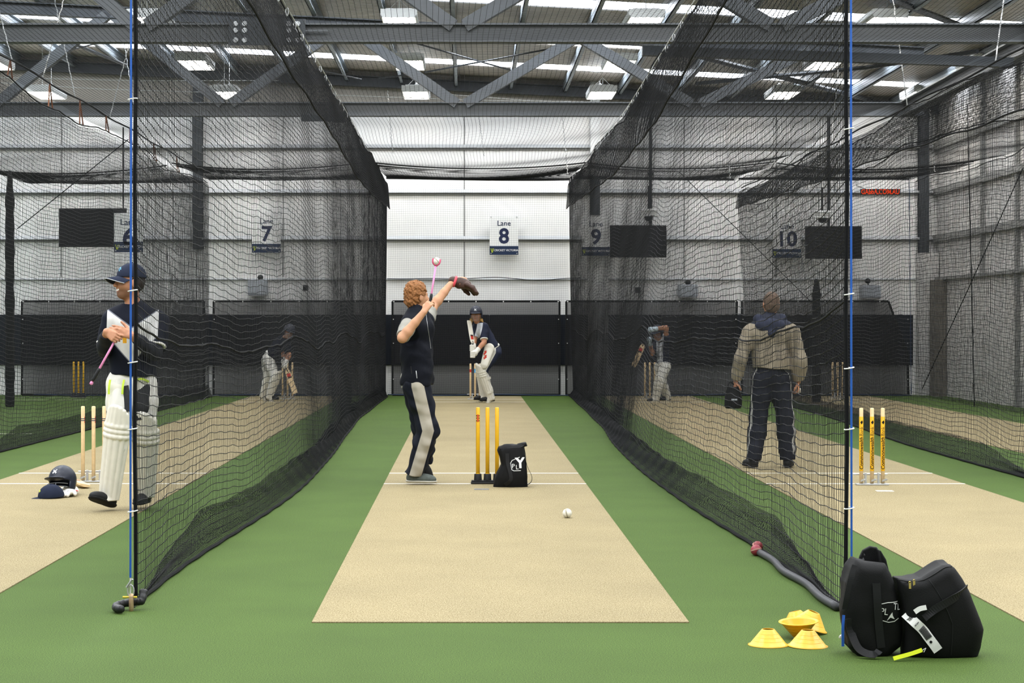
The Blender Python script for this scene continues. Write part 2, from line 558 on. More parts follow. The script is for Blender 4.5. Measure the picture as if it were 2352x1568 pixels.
def shade_cloth_mat():
    m = bpy.data.materials.new('black_shade_cloth'); m.use_nodes = True
    nt = m.node_tree; N, L = nt.nodes, nt.links
    B = N['Principled BSDF']; B.inputs['Base Color'].default_value = lin('#242425'); B.inputs['Roughness'].default_value = 0.9
    B.inputs['Specular IOR Level'].default_value = 0.1
    T = N.new('ShaderNodeBsdfTransparent'); mx = N.new('ShaderNodeMixShader')
    tc = N.new('ShaderNodeTexCoord'); nz = N.new('ShaderNodeTexNoise'); nz.inputs['Scale'].default_value = 60
    mr = N.new('ShaderNodeMapRange'); mr.inputs['To Min'].default_value = 0.22; mr.inputs['To Max'].default_value = 0.36
    L.new(tc.outputs['Object'], nz.inputs['Vector']); L.new(nz.outputs['Fac'], mr.inputs['Value'])
    L.new(mr.outputs[0], mx.inputs[0]); L.new(B.outputs[0], mx.inputs[1]); L.new(T.outputs[0], mx.inputs[2])
    L.new(mx.outputs[0], N['Material Output'].inputs[0])
    return m
M['shade'] = shade_cloth_mat()

# ================================================================== the hall
def quad(name, pts, material, parent=None, kind=None):
    o = mesh_obj(name, pts, [[0, 1, 2, 3]], material, parent, False)
    return tag(o, kind=kind)

BACK, RIGHT = 40.0, 9.95
quad('floor', [(-16, 2, 0), (12, 2, 0), (12, 41, 0), (-16, 41, 0)], M['turf'], kind='structure')

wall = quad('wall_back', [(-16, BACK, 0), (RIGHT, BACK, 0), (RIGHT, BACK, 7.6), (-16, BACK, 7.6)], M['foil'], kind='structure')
def girt(z, h=0.11, d=0.10, x0=-16, x1=RIGHT):
    b = MB(); y = BACK
    b.add([(x0, y - d, z), (x1, y - d, z), (x1, y - .002, z + h * .62), (x0, y - .002, z + h * .62), (x0, y - d, z - .012), (x1, y - d, z - .012), (x1, y - .002, z - .012), (x0, y - .002, z - .012)], [[0, 1, 2, 3], [4, 7, 6, 5], [0, 4, 5, 1], [0, 3, 7, 4], [1, 5, 6, 2]])
    g = b.build('girt', M['girt_l'], wall)
    MB().box((x0, y - d * .45, z - h / 2), (x1, y, z - .012)).build('girt_web', M['girt'], g)  # darker grey than the flange, shade below it put into the colour
for z in (3.30, 4.29, 5.24): girt(z)
girt(2.45, 0.04, 0.05)
for x in (-8.6, -3.9, -0.06, 4.6, 6.55):
    MB().box((x - 0.012, BACK - 0.012, 2.5), (x + 0.012, BACK, 7)).build('panel_seam', M['girt'], wall)
for x, zb, zt, mm in ((-5.69, 3.08, 7.0, 'steel_d'), (2.70, 3.80, 4.62, 'steel_d'), (2.70, 4.62, 7.0, 'white'), (9.64, 3.0, 7.0, 'steel_d')):
    MB().ibeam((x, BACK - 0.13, zb), (x, BACK - 0.13, zt), 0.2, 0.2, 0.02, up=(0, 1, 0)).build('column', M[mm], wall)
MB().box((2.56, BACK - 0.17, 0), (2.98, BACK - 0.02, 3.8)).build('column_casing', M['white'], wall)
MB().box((9.5, BACK - 0.3, 0), (RIGHT - 0.02, BACK - 0.02, 3.0)).build('column_casing', M['foil_side'], wall)
MB().bar((3.2, BACK - .06, 2.6), (-1.2, BACK - .06, 2.43), 0.02, 0.02)
quad('upper_band', [(-16, BACK - .03, 6.02), (RIGHT, BACK - .03, 6.02), (RIGHT, BACK - .03, 7.6), (-16, BACK - .03, 7.6)], mat('band_foil', '#b0a89d', .5, .4, noise=(1.5, .1), bump=(4, .3, .05)), wall)  # darker, browner band across the top of the end wall
b = MB(); b.ibeam((-16, BACK - .2, 6.48 + .8), (RIGHT, BACK - .2, 6.48 - .45), 0.2, 0.22); b.build('end_rafter', M['steel_d'], wall)
# wall wiring along the low rail
b = MB(); xs = np.linspace(-1.7, 2.4, 60)
b.tube([(x, BACK - .08, 2.46 + 0.035 * math.sin(x * 3.1) * (0.4 + 0.6 * math.sin(x * 1.3))) for x in xs], 0.008, 5); b.build('wiring', M['black_m'], wall)

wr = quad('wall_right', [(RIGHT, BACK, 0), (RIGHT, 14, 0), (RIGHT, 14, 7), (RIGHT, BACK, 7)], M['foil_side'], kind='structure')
for z, h in ((3.30, .13), (4.29, .13), (5.24, .13), (2.45, .06)):
    MB().box((RIGHT - 0.1, 14, z - h / 2), (RIGHT, BACK, z + h / 2)).build('girt', M['girt'], wr)
for y, z0 in ((36.3, 2.5), (34.0, 0.0), (31.0, 2.5)):
    MB().box((RIGHT - 0.07, y - 0.06, z0), (RIGHT, y + 0.06, 6.5)).build('stud', M['girt'], wr)
MB().box((RIGHT - 0.25, 39.1, 0), (RIGHT - .01, 39.55, 2.42)).build('corner_post', mat('dull_brown_post', '#6f6a61', 0.6, noise=(4, .15)), wr)

# roof: one mono-pitch plane falling to the right
ZR = lambda x: 6.74 - 0.05 * x
ROWS = [7.2, 11.1, 15.0, 18.9, 22.7, 26.5, 30.4, 34.55, 37.9]
HW = 0.42
X0, X1 = -16.0, 12.0
V, F = [], []
ys = [3.0]
for r in ROWS: ys += [r - HW, r + HW]
ys.append(40.2)
for i in range(0, len(ys), 2):
    k = len(V)
    V += [(X0, ys[i], ZR(X0)), (X1, ys[i], ZR(X1)), (X1, ys[i + 1], ZR(X1)), (X0, ys[i + 1], ZR(X0))]; F.append([k + 3, k + 2, k + 1, k])
roof = tag(mesh_obj('ceiling', V, F, M['rooffoil'], None, False), kind='structure')
for r in ROWS:
    mesh_obj('skylight', [(X0, r - HW, ZR(X0) + .02), (X1, r - HW, ZR(X1) + .02), (X1, r + HW, ZR(X1) + .02), (X0, r + HW, ZR(X0) + .02)], [[3, 2, 1, 0]], M['skylight'], roof, False)
px = -0.24 - 1.15 * 13
while px < 11.5:
    z = ZR(px); b = MB()
    b.box((px - .035, 8, z - .24), (px - .02, BACK, z - .03)); b.box((px - .035, 8, z - .24), (px + .04, BACK, z - .225)); b.box((px - .035, 8, z - .045), (px + .04, BACK, z - .03))
    b.build('purlin', M['purlin'], roof); px += 1.15
for y in (28.6, 33.0, 36.4):
    MB().box((X0, y - .02, ZR(0) - .5), (X0, y, ZR(0) - .5))
# roof bracing rods
def rp(px, py, z): 
    Y = (z - CAMH) * FPX / (VY - py); return W(px, py, Y)
for (a, b_, z, r) in (((950, 98), (1172, 161), 6.35, .016), ((975, 166), (1335, 99), 6.3, .016), ((1480, 97), (2000, 230), 6.2, .05), ((1990, 155), (2245, 118), 6.1, .04),
                      ((1600, 192), (1990, 155), 6.1, .04), ((100, 130), (240, 95), 6.5, .015), ((150, 92), (290, 150), 6.5, .03), ((740, 162), (830, 182), 6.3, .012), ((870, 180), (930, 172), 6.3, .012),
                      ((2050, 0), (2200, 57), 6.2, .05)):
    MB().tube([rp(*a, z), rp(*b_, z)], r, 6).build('bracing_rod', M['steel_d'], roof)
# thin white wires strung under the roof
for (a, b_) in (((0, 178), (640, 185)), ((0, 190), (480, 212)), ((760, 218), (1500, 236)), ((1000, 214), (1400, 238)), ((1500, 240), (2120, 236))):
    pa, pb = W(*a, 32.5), W(*b_, 31.9); MB().tube([pa, (pa + pb) / 2 - A(0, 0, .03), pb], .006, 4).build('tension_wire', M['cable'], roof)

# ------------------------------------------------------------------ trusses
def truss(Y, x0, x1, label):
    r = thing('roof_truss', (0, Y, 4.96), label, 'roof truss', 'grey steel roof trusses')
    MB().ibeam((x0, Y, 5.07), (x1, Y, 5.07), 0.2, 0.23, 0.02).build('bottom_chord', M['steel'], r)
    MB().ibeam((x0, Y, ZR(x0) - .36), (x1, Y, ZR(x1) - .36), 0.2, 0.2, 0.02).build('top_chord', M['steel_d'], r)
    x = -0.1
    while x - 3.9 > x0: x -= 3.9
    while x < x1:
        for s in (-1, 1):
            xt = x + s * 1.95
            if x0 < xt < x1: MB().bar((x + s * .07, Y, 5.16), (xt - s * .05, Y, ZR(xt) - .4), 0.16, 0.165).build('diagonal', M['steel'], r)
        x += 3.9
    return r
T1 = truss(23.2, -14, 7.0, 'grey steel roof truss nearest the viewer, spanning above all the lanes')
T2 = truss(31.4, -14, 7.6, 'grey steel roof truss further back, just in front of the end wall')
def splice(T, Y, x0, x1):
    b = MB(); b.box((x0, Y - .125, 4.91), (x1, Y - .105, 5.23)).build('splice_plate', M['steel_d'], T)
    for x in (x0 + .09, x0 + .2, x1 - .2, x1 - .09):
        for z in (4.97, 5.09, 5.17): MB().lathe([(0, .03), (.032, .03), (.032, 0)], (x, Y - .125, z), (0, -1, 0), 8).build('bolt', M['galv'], T)
splice(T1, 23.2, -2.92, -1.98)
b = MB(); b.box((-1.98, 23.2 - .115, 5.08), (-1.7, 23.2 - .1, 5.1)); b.build('end_lug', M['steel'], T1)
b = MB(); b.box((-2.75, 31.4 - .125, 4.86), (-2.08, 31.4 - .1, 4.97)); b.box((-2.25, 31.4 - .14, 4.84), (-2.02, 31.4 - .1, 5.02)); b.build('splice_plate', M['steel_d'], T2)
r = thing('roof_beam', (7.25, 25, 5.0), 'grey steel beam running along the right side of roof towards the camera', 'roof beam')
MB().ibeam((7.3, 31.4, 5.08), (7.0, 12, 5.08), 0.2, 0.25, 0.02).build('beam_body', M['steel'], r)
MB().box((6.85, 23.0, 4.85), (7.2, 23.3, 5.25)).build('cleat_plate', M['steel_d'], r)
r = thing('roof_strut', (5, 23.6, 5.0), 'grey steel strut just below the nearest truss at right', 'roof beam')
MB().bar((2.2, 23.7, 4.93), (6.85, 23.7, 4.78), .12, .12).build('strut_body', M['steel_d'], r)

# ------------------------------------------------------------------ lamps
def lamp(x, y, z, label):
    r = thing('bay_light', (x, y, z), label, 'ceiling light', 'hanging bay lights under the roof')
    b = MB(); b.box((x - .27, y - .63, z), (x + .27, y + .63, z + .07)); b.box((x - .2, y - .5, z + .07), (x + .2, y + .5, z + .1))
    b.build('housing', M['white'], r)
    b = MB()
    for s in (-1, 1): b.obox((x + s * .262, y, z - .03), (.006, 0, 0), (0, .63, 0), (s * .008, 0, .03)); b.obox((x, y + s * .625, z - .03), (.262, 0, 0), (0, .005, 0), (0, 0, .03))
    b.build('rim', M['white'], r)
    for k in range(4):
        xx = x - .18 + .12 * k
        MB().tube([(xx, y - .58, z - .025), (xx, y + .58, z - .025)], .035, 6).build('lamp_tube', M['tube'], r)
    for s in (-1, 1):
        b = MB(); b.tube([(x, y + s * .4, z + .1), (x, y + s * .4, z + .25)], .006, 4); b.tube([(x - .15, y + s * .4, z + .1), (x, y + s * .4, z + .25), (x + .15, y + s * .4, z + .1)], .004, 4)
        b.tube([(x, y + s * .4, z + .25), (x, y + s * .4, ZR(x) - .2)], .004, 4)
        b.build('suspension_wire', M['cable'], r)
LX = [-8.4, -4.8, -1.02, 2.68, 6.3, 9.05]
LYs = [28.7, 33.3, 37.7]
col_w = ['leftmost column', 'second column from the left', 'third column from the left', 'third column from the right', 'second column from the right', 'rightmost column']
row_w = ['front row', 'middle row', 'back row']
for i, x in enumerate(LX):
    for j, y in enumerate(LYs):
        if (i, j) in ((0, 0), (5, 0)): continue
        lamp(x, y, 6.12, 'white hanging bay light, %s, %s' % (row_w[j], col_w[i]))
# the same lamps over the part of the hall in front of the picture
for x in LX:
    for y in (5.5, 10.2, 14.8, 19.4, 24.0):
        ld = bpy.data.lights.new('hall_lamp', 'AREA'); ld.shape = 'RECTANGLE'; ld.size = 0.5; ld.size_y = 1.2
        ld.energy = 75; ld.color = (1.0, 0.965, 0.91)
        lo = bpy.data.objects.new('hall_lamp', ld); lo.location = (x, y, 6.1); COL.objects.link(lo)

# ------------------------------------------------------------------ wall padding, shade cloths
r = thing('wall_padding', (-3, 39.9, .63), 'dark navy padding band fixed along the lower end wall', 'wall padding')
x = -16.0
while x < 9.4:
    MB().box((x + .004, BACK - .06, .63), (min(x + 1.83, 9.45) - .004, BACK - .002, 1.70)).build('pad_panel', M['navy_pad'], r, bevel=.015); x += 1.83
def shade(x0, x1, label, slant=False):
    Y = 39.42
    r = thing('shade_cloth', ((x0 + x1) / 2, Y, 0), label, 'sight screen', 'black mesh screens behind the lanes')
    zt = 1.975
    pts = [(x0, Y, .02), (x1, Y, .02), (x1, Y, zt), (x0, Y, zt)] if not slant else [(x0, Y, .02), (x1, Y, .02), (x1 - .02, Y, .9), (x1 - .42, Y, zt), (x0, Y, zt)]
    mesh_obj('cloth', pts, [list(range(len(pts)))], M['shade'], r, False)
    b = MB(); q = pts[1:] if not slant else pts[1:]
    path = [A(*p) for p in pts] + [A(*pts[0])]
    for p, w in zip(path[:-1], path[1:]): b.obox((p + w) / 2 + A(0, -.01, 0), (w - p) / 2, (0, .006, 0), unit(np.cross(w - p, A(0, 1, 0))) * .022)
    b.build('hem', M['black_m'], r)
    n = int((x1 - x0) / .53); b = MB()
    for i in range(n + 1):
        x = x0 + .03 + i * (x1 - x0 - .06) / n
        if slant and x > x1 - .42: continue
        b.lathe([(0, .02), (.014, .02), (.014, 0)], (x, Y - .02, zt - .005), (0, -1, 0), 8)
    for z in (.35, 1.1, 1.6):
        for x in (x0 + .02, x1 - .02): b.lathe([(0, .02), (.01, .02), (.01, 0)], (x, Y - .02, z), (0, -1, 0), 8)
    b.build('white_ties', M['white'], r)
shade(-1.56, 1.93, 'black mesh screen behind the batter in the centre lane')
shade(-5.30, -1.72, 'black mesh screen behind the lane left of centre')
shade(2.07, 5.63, 'black mesh screen behind the lane right of centre')
shade(5.74, 9.22, 'black mesh screen with slanted right edge at the far right lane', True)
shade(-9.3, -5.5, 'black mesh screen at the far left, behind yellow stumps')

# ------------------------------------------------------------------ signs, screens, boxes on the end wall
M['sign'] = mat('sign_white', '#f1f1ef', 0.45)
M['sign_navy'] = mat('sign_navy', '#1b2d4b', 0.45)
M['sign_text'] = mat('sign_lettering_navy', '#20294a', 0.5)
M['sign_wtext'] = mat('sign_lettering_white', '#f0f0f0', 0.5)
M['sign_lime'] = mat('sign_lime', '#b9c93a', 0.5)
M['sign_lblue'] = mat('sign_light_blue', '#7db4d8', 0.5)
def flat(name, v, f, org, material, parent, ex=(1, 0, 0), ez=(0, 0, 1)):
    ex, ez = np.asarray(ex, float), np.asarray(ez, float)
    return mesh_obj(name, np.asarray(org) + v[:, :1] * ex + v[:, 1:2] * ez, f, material, parent, False)
def lane_sign(pxc, pyt, n, Y, label):
    k = Y / FPX; w, h = 66 * k, 90 * k
    top = W(pxc, pyt, Y)
    r = thing('lane_sign', (top[0], Y, top[2] - h), label, 'lane sign', 'lane number signs hanging on the end wall')
    x, z = top[0], top[2]
    MB().box((x - w / 2, Y, z - h), (x + w / 2, Y + .015, z)).build('board', M['sign'], r)
    MB().box((x - w / 2, Y - .004, z - h), (x + w / 2, Y, z - h + .185)).build('footer_band', M['sign_navy'], r)
    v, f = text_mesh('Lane', .155, .001); flat('lane_lettering', v, f, (x, Y - .004, z - .165), M['sign_text'], r)
    v, f = text_mesh(n, .44, .012); flat('lane_number', v, f, (x, Y - .004, z - .445), M['sign_text'], r)
    v, f = text_mesh('CRICKET VICTORIA', .058, .001); flat('footer_lettering', v, f, (x + .045, Y - .008, z - h + .095), M['sign_wtext'], r)
    b = MB(); e = A(x - w / 2 + .055, Y - .008, z - h + .095)
    for a in (-.03, 0, .03): v, f = stroke([(a, .035), (a * .2, -.045)], .012); b.add(e + v[:, :1] * A(1, 0, 0) + v[:, 1:2] * A(0, 0, 1), f)
    b.build('emblem', M['sign_lime'], r)
    b = MB()
    for sx in (-1, 1):
        for zz in (z - h + .03, z - .03): b.lathe([(0, .008), (.012, .008), (.012, 0)], (x + sx * (w / 2 - .03), Y - .004, zz), (0, -1, 0), 8)
    b.build('fixing_studs', M['galv'], r)
for pxc, pyt, n, Y, where in ((295, 489, '6', 33.4, 'overlapping the leftmost screen'), (612, 490, '7', 39.8, 'on the end wall seen through the left net'), (1157.5, 495, '8', 39.8, 'on the white wall above the batter'),
                              (1369, 497, '9', 39.7, 'beside the middle screen'), (1807, 502, '10', 39.8, 'beside the right screen')):
    lane_sign(pxc, pyt, n, Y, 'white sign numbered %s over navy band, %s' % (n, where))

def screen(x0, x1, y0, y1, Y, pole_px, label):
    a, c = W(x0, y1, Y), W(x1, y0, Y)
    r = thing('television', ((a[0] + c[0]) / 2, Y, a[2]), label, 'screen', 'black screens near the end wall')
    MB().box((a[0], Y, a[2]), (c[0], Y + .06, c[2])).build('casing', M['black'], r, bevel=.008)
    MB().box((a[0] + .02, Y - .004, a[2] + .025), (c[0] - .02, Y, c[2] - .02)).build('screen_glass', M['screen'], r)
    if pole_px:
        p = W(pole_px, y0, Y)[0]
        MB().box((p - .03, Y + .06, a[2] + .3), (p + .03, Y + .12, 6.4)).build('pole', M['black'], r)
        MB().box((p - .06, Y + .05, 4.6), (p + .06, Y + .13, 4.66)).build('pole_clamp', M['black'], r)
    else:
        MB().box((c[0] - .005, Y + .0, c[2] - .085), (c[0] + .21, Y + .05, c[2])).build('mount_arm', M['black'], r)
        MB().tube([(c[0] + .15, Y + .03, c[2] - .03), (c[0] + .15, Y + .03, 5.0)], .015, 6).build('hanger', M['black'], r)
screen(135, 263, 478, 567, 33.55, None, 'black wall screen at left above the smiling batter')
screen(1401, 1531, 517, 591, 39.3, 1495, 'black screen on a pole beside the number 9 sign')
screen(1850, 1980, 519, 594, 39.3, 1905, 'black screen on a pole beside the number 10 sign')

def camera_box(px, py, label):
    p = W(px, py, 39.0)
    r = thing('ceiling_camera', p, label, 'camera', 'white cameras above the screens')
    b = MB(); b.obox(p, (.17, 0, 0), (0, .12, .02), (0, -.02, .06)); b.box(p - A(.2, .14, .09), p + A(.2, .12, -.07)); b.build('housing', M['white'], r, bevel=.02)
    b = MB(); b.lathe([(.0, -.1), (.06, -.09), (.09, -.04), (.09, 0)], p - A(0, 0, .09)); b.build('lens_dome', M['black'], r, True)
    MB().tube([p + A(0, .06, .06), p + A(0, .06, .55)], .02, 6).build('bracket', M['black'], r)
camera_box(1490, 487, 'white camera hanging above the screen by the number 9 sign')
camera_box(1889, 491, 'white camera hanging above the screen by the number 10 sign')

def wall_box(x0, y0, x1, y1, label, ball=None):
    a, c = W(x0, y1, 39.8), W(x1, y0, 39.8)
    r = thing('wall_box', ((a[0] + c[0]) / 2, 39.9, a[2]), label, 'wall box', 'grey boxes on the end wall')
    MB().box((a[0], 39.7, a[2]), (c[0], 39.98, c[2])).build('casing', M['greybox'], r, bevel=.03)
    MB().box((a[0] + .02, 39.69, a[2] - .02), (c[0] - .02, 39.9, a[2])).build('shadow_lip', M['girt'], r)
    if ball:
        p = W(*ball, 39.75); b = MB(); b.lathe([(0, -.06), (.05, -.04), (.065, 0), (.05, .04), (0, .06)], p, n=12); b.tube([p, p + A(.04, .1, -.12)], .012, 5); b.build('spy_lens', M['black'], r, True)
wall_box(570, 641, 614, 678, 'grey box on the wall seen through the left net', (598, 637))
wall_box(1557, 653, 1602, 682, 'grey box on the wall between the two right screens', (1580, 648))
wall_box(1977, 655, 2022, 684, 'grey box on the wall right of the blue cable', (1993, 645))
for px, py, lb in ((702, 661, 'small black speaker on the wall seen through the left net'), (1464, 666, 'small black speaker on the wall below the middle screen')):
    p = W(px, py, 39.8); r = thing('wall_speaker', p, lb, 'speaker', 'small black wall speakers')
    MB().box(p - A(.055, .1, .06), p + A(.055, .08, .06)).build('casing', M['black'], r, bevel=.015)
    b = MB(); b.lathe([(0, .012), (.035, .01), (.04, 0)], p - A(0, .1, 0), (0, -1, 0), 12); b.build('cone_grille', M['black_m'], r)
    MB().tube([p + A(0, .08, 0), p + A(0, .2, .04)], .015, 6).build('bracket', M['black'], r)

p = W(2021, 441, 39.0)
r = thing('led_sign', p, 'thin black LED sign with glowing orange web address, at right', 'LED sign')
MB().box(p - A(.41, .04, .062), p + A(.41, .02, .062)).build('casing', M['black'], r)
v, f = text_mesh('GAbbA.COM.AU', .142, .004); v[:, 0] *= .81 / max(1e-6, v[:, 0].max() - v[:, 0].min()) * .97
flat('glowing_letters', v, f, p - A(0, .045, 0), emit('orange_led', '#ff4a18', .8), r)
MB().tube([p + A(-.3, 0, .06), p + A(-.3, .9, .2)], .01, 5).build('bracket', M['black'], r)

# ------------------------------------------------------------------ pitch mats and creases
def crease(parent, x0, x1, y, w=.05, z=.0075):
    quad('crease_line', [(x0, y - w / 2, z), (x1, y - w / 2, z), (x1, y + w / 2, z), (x0, y + w / 2, z)], M['paint'], parent)
def pitch(x0, x1, y0, y1, label):
    r = thing('pitch_mat', ((x0 + x1) / 2, y0, 0), label, 'pitch mat', 'tan synthetic pitch strips')
    MB().box((x0, y0, 0.0), (x1, y1, .006)).build('matting', M['mat'], r)
    for y, w in ((17.66, .05), (18.9, .05), (36.15, .07), (37.45, .07)): crease(r, x0, x1, y, w)
    return r
PM = pitch(-.780, 1.114, 9.47, 39.15, 'tan pitch mat down the centre lane with white crease lines')
pitch(-4.49, -2.60, 5.5, 39.15, 'tan pitch mat in the left lane under the smiling batter')
pitch(2.80, 4.66, 5.5, 39.15, 'tan pitch mat in the right lane under yellow lettered stumps')
pitch(6.45, 8.35, 20, 39.15, 'tan pitch mat beyond the right net, next to the side wall')
r = thing('crease_markings', (-8, 37, 0), 'white painted crease lines on green turf at far left', 'painted lines')
crease(r, -9.2, -7.5, 37.3, .05, .002); crease(r, -6.6, -5.95, 25.8, .04, .002); crease(r, -9.2, -7.5, 38.4, .05, .002)
for px, py, c, w, lb in ((1106, 1125, '#6a6c6e', .135, 'small worn grey mark on the mat by the yellow stumps'), (2032, 1129, '#cfcac0', .15, 'small worn white mark on the right lane mat')):
    p = W(px, py, 1.5 * FPX / (py - VY)); o = MB().box((p[0] - w / 2, p[1] - .05, .0062), (p[0] + w / 2, p[1] + .05, .009)).build('chalk_mark', mat('worn_mark', c, .8, noise=(30, .3)), None, loc=(p[0], p[1], 0))
    tag(o, lb, 'floor mark')
# ================================================================== netting
def pleats(seed, amp, y_on, ramp):
    r = np.random.default_rng(seed); ph = r.uniform(0, 6.28, 10)
    def f(y, z, zt=4.4):
        a = amp * np.clip((y - y_on) / ramp, 0.05, 1) * np.minimum(1, (16 / np.maximum(y, 1)) ** 2.2)
        return a * (.6 * np.sin(2 * np.pi * y / 3.7 + ph[0] + .5 * np.sin(1.1 * z + ph[1])) + .08 * np.sin(2 * np.pi * y / 1.45 + ph[2] + .5 * z) +
                    .02 * np.sin(2 * np.pi * y / .71 + ph[3] + .9 * z) + 1.2 * np.sin(2 * np.pi * y / 7.7 + ph[4] + .3 * z))
    def g(y, z):
        return .012 * np.sin(2 * np.pi * y / 2.3 + ph[5] + .6 * z) + .004 * np.sin(2 * np.pi * y / .83 + ph[6] + 1.3 * z) + .002 * np.sin(2 * np.pi * y / .45 + ph[7] + 4 * z) + .02 * np.sin(2 * np.pi * y / 5 + ph[8]) + np.clip((y - 13) / 8, 0, 1) * (.07 * np.sin(2 * np.pi * y / 8.3 + ph[9]) + .022 * np.sin(2 * np.pi * y / 3.4 + ph[8]))
    return f, g

def side_net(name, label, ys, xt, xb, ztop, seed, inward, amp=.03, y_on=9.9, seam=None, hem=True, skirt=None, du=.052, dv=.05, rh_=.0029, rv_=.0019, sk_r=.0018, lift=.0):
    """a net curtain running away from the camera; xt/xb: [(y, x)] of its top and foot; inward: +-1, the side its foot spills to"""
    y0, y1 = ys
    r = thing(name, (xt[0][1], y0, 0), label, 'cricket net', 'black net curtains between the lanes')
    yt = np.arange(y0 - 1, y1 + 1, .1); kk = np.exp(-.5 * (np.arange(-30, 31) / 10) ** 2); kk /= kk.sum()
    sm = lambda pts: np.convolve(np.pad(np.interp(yt, *zip(*pts)), 30, 'edge'), kk, 'valid')
    tt, tb = sm(xt), sm(xb); XT = lambda y: np.interp(y, yt, tt); XB = lambda y: np.interp(y, yt, tb)
    pf, pg = pleats(seed, amp, y_on, 7.0)
    def fn(u, v):
        w = np.clip(1 - v / ztop, 0, 1)
        x = XT(u) + (XB(u) - inward * .09 * np.clip((u - y0 - .3) / 2.5, 0, 1) - XT(u)) * w ** 1.7 + pf(u, v) * (.35 + .65 * np.sin(np.pi * np.clip(w, .08, .95)))
        return np.stack([x, u + .012 * np.sin(9 * v + 2 * u) + .007 * np.sin(47 * v + 61 * u) * np.sin(13 * v - 23 * u), v + .003 * np.sin(53 * u + 41 * v) + pg(u, v) * np.clip((u - y0) / 1.0, .1, 1) * np.clip(v / .3, .0, 1) + .012 + lift * np.exp(-(u - y0) / 1.4) * np.clip(v / 1.3, 0, 1) ** 1.3], -1)
    u = np.arange(y0, y1, du); u = u + rng.normal(0, du * .1, len(u)); u[0] = y0
    v = np.arange(0, ztop + .001, dv)
    netting('mesh_panel', fn, u, v, .09, .075, rh_, A(0, 1, 0), A(0, 0, 1), A(1, 0, 0), M['net'], r, rv_)
    zz = lambda y, z: fn(np.asarray(y, float), np.full(len(y), float(z)))
    yy = np.arange(y0, y1, .2)
    MB().tube(zz(yy, ztop), .009, 5).build('top_rope', M['rope'], r)
    if seam:
        sz = np.interp(yy, *zip(*seam)); P = fn(yy, sz); MB().tube(P, .007, 5).build('seam_rope', M['rope'], r)
        vs = np.arange(0, .28, .03)
        netting('seam_band', lambda a, c: fn(a, np.interp(a, *zip(*seam)) - c) + A(inward * .01, 0, 0), np.arange(y0 + 1.5, y1, .06), np.arange(0, .2, .03), .15, .06, .0014, A(0, 1, 0), A(0, 0, 1), A(1, 0, 0), M['net'], r, .001)
    if hem:
        q = np.random.default_rng(seed + 50); ph = q.uniform(0, 6.28, 8)
        def hemfn(u, v):
            amt = np.clip((u - y0 - .3) / 2.5, .12, 1)
            ro = amt * (.105 + .012 * np.sin(u * .9 + ph[0]))
            x = XB(u) - inward * (ro * v ** .8 + .004) + .006 * np.sin(v * 9 + u * 1.2) + .004 * np.sin(u * 9 + v * 5 + ph[3])
            z = .012 + amt * (.20 + .012 * np.sin(u * 1.1 + ph[4])) * v ** 1.1 + .007 * np.sin(u * 4 + v * 8 + ph[5]) * v
            return np.stack([x, u, z], -1)
        netting('bunched_netting', hemfn, np.arange(y0 + .1, y1, .026), np.linspace(0, 1.1, 26), .09, .06, .0019, A(0, 1, 0), A(0, 0, 1), A(1, 0, 0), M['net'], r, .0017)
        yy2 = np.arange(y0 + .15, y1, .12)
        P = hemfn(yy2, np.full(len(yy2), .02)); P[:, 2] = .014; MB().tube(P, .012, 6).build('foot_rope', M['rope'], r)
    if skirt:
        sk = lambda y: np.interp(y, *zip(*skirt))
        pf2, _ = pleats(seed + 9, amp * 1.1, y_on, 7.0)
        def skf(u, v):
            z = sk(u) + (ztop - sk(u)) * v
            x = XT(u) + inward * (.05 * (1 - v) ** .6 + .012) + pf2(u, z) * .5
            return np.stack([x, u + .02 * np.sin(7 * v + u), z + .012 * np.sin(u * 2.7 + 3 * v)], -1)
        netting('doubled_top', skf, np.arange(13.5, y1, .045), np.linspace(0, 1, 20), .13, .05, sk_r, A(0, 1, 0), A(0, 0, 1), A(1, 0, 0), M['net'], r, sk_r * .75)
        ys_ = np.arange(13.5, y1, .2)
        MB().tube(skf(ys_, np.zeros(len(ys_))), .011, 6).build('skirt_rope', M['rope'], r)
    return r, fn

# left and right nets of the centre lane
NL, fl = side_net('net_curtain', 'black net curtain on the left side of the centre lane', (9.92, 39.1), [(9.9, -1.745), (12, -1.72), (39.2, -1.66)],
         [(9.9, -1.735), (10.8, -1.80), (12.7, -1.70), (14.2, -1.58), (16.8, -1.50), (19.3, -1.49), (23, -1.56), (29.4, -1.70), (38.7, -1.63)], 4.4, 3, 1, .012,
         lift=.20, seam=[(9.9, 1.30), (39, 1.3)], skirt=[(13, 3.95), (18, 3.85), (24, 3.78), (28, 3.66), (33, 3.72), (39.2, 3.9)])
NR, fr = side_net('net_curtain', 'black net curtain on the right side of the centre lane', (9.72, 39.1), [(9.7, 1.955), (12, 2.02), (26, 2.2), (39.2, 2.11)],
         [(9.7, 1.955), (10.3, 1.955), (11.5, 1.93), (13, 1.93), (14.9, 1.82), (17.8, 1.76), (22.7, 1.78), (26.4, 1.93), (31.5, 2.02), (38.7, 2.11)], 4.4, 11, -1, .009,
         lift=.24, seam=[(9.7, 1.38), (39, 1.3)], skirt=[(13, 4.0), (14.5, 3.98), (20.7, 3.73), (28, 3.68), (39.2, 3.9)])
NFL, f0 = side_net('net_curtain', 'black net curtain beyond the left lane, behind wooden stumps', (20.5, 39.1), [(20, -5.4), (39.2, -5.35)], [(20, -5.5), (26, -5.35), (39.2, -5.25)], 4.33, 21, 1, .035, 15, hem=True, rh_=.0034, rv_=.0030)
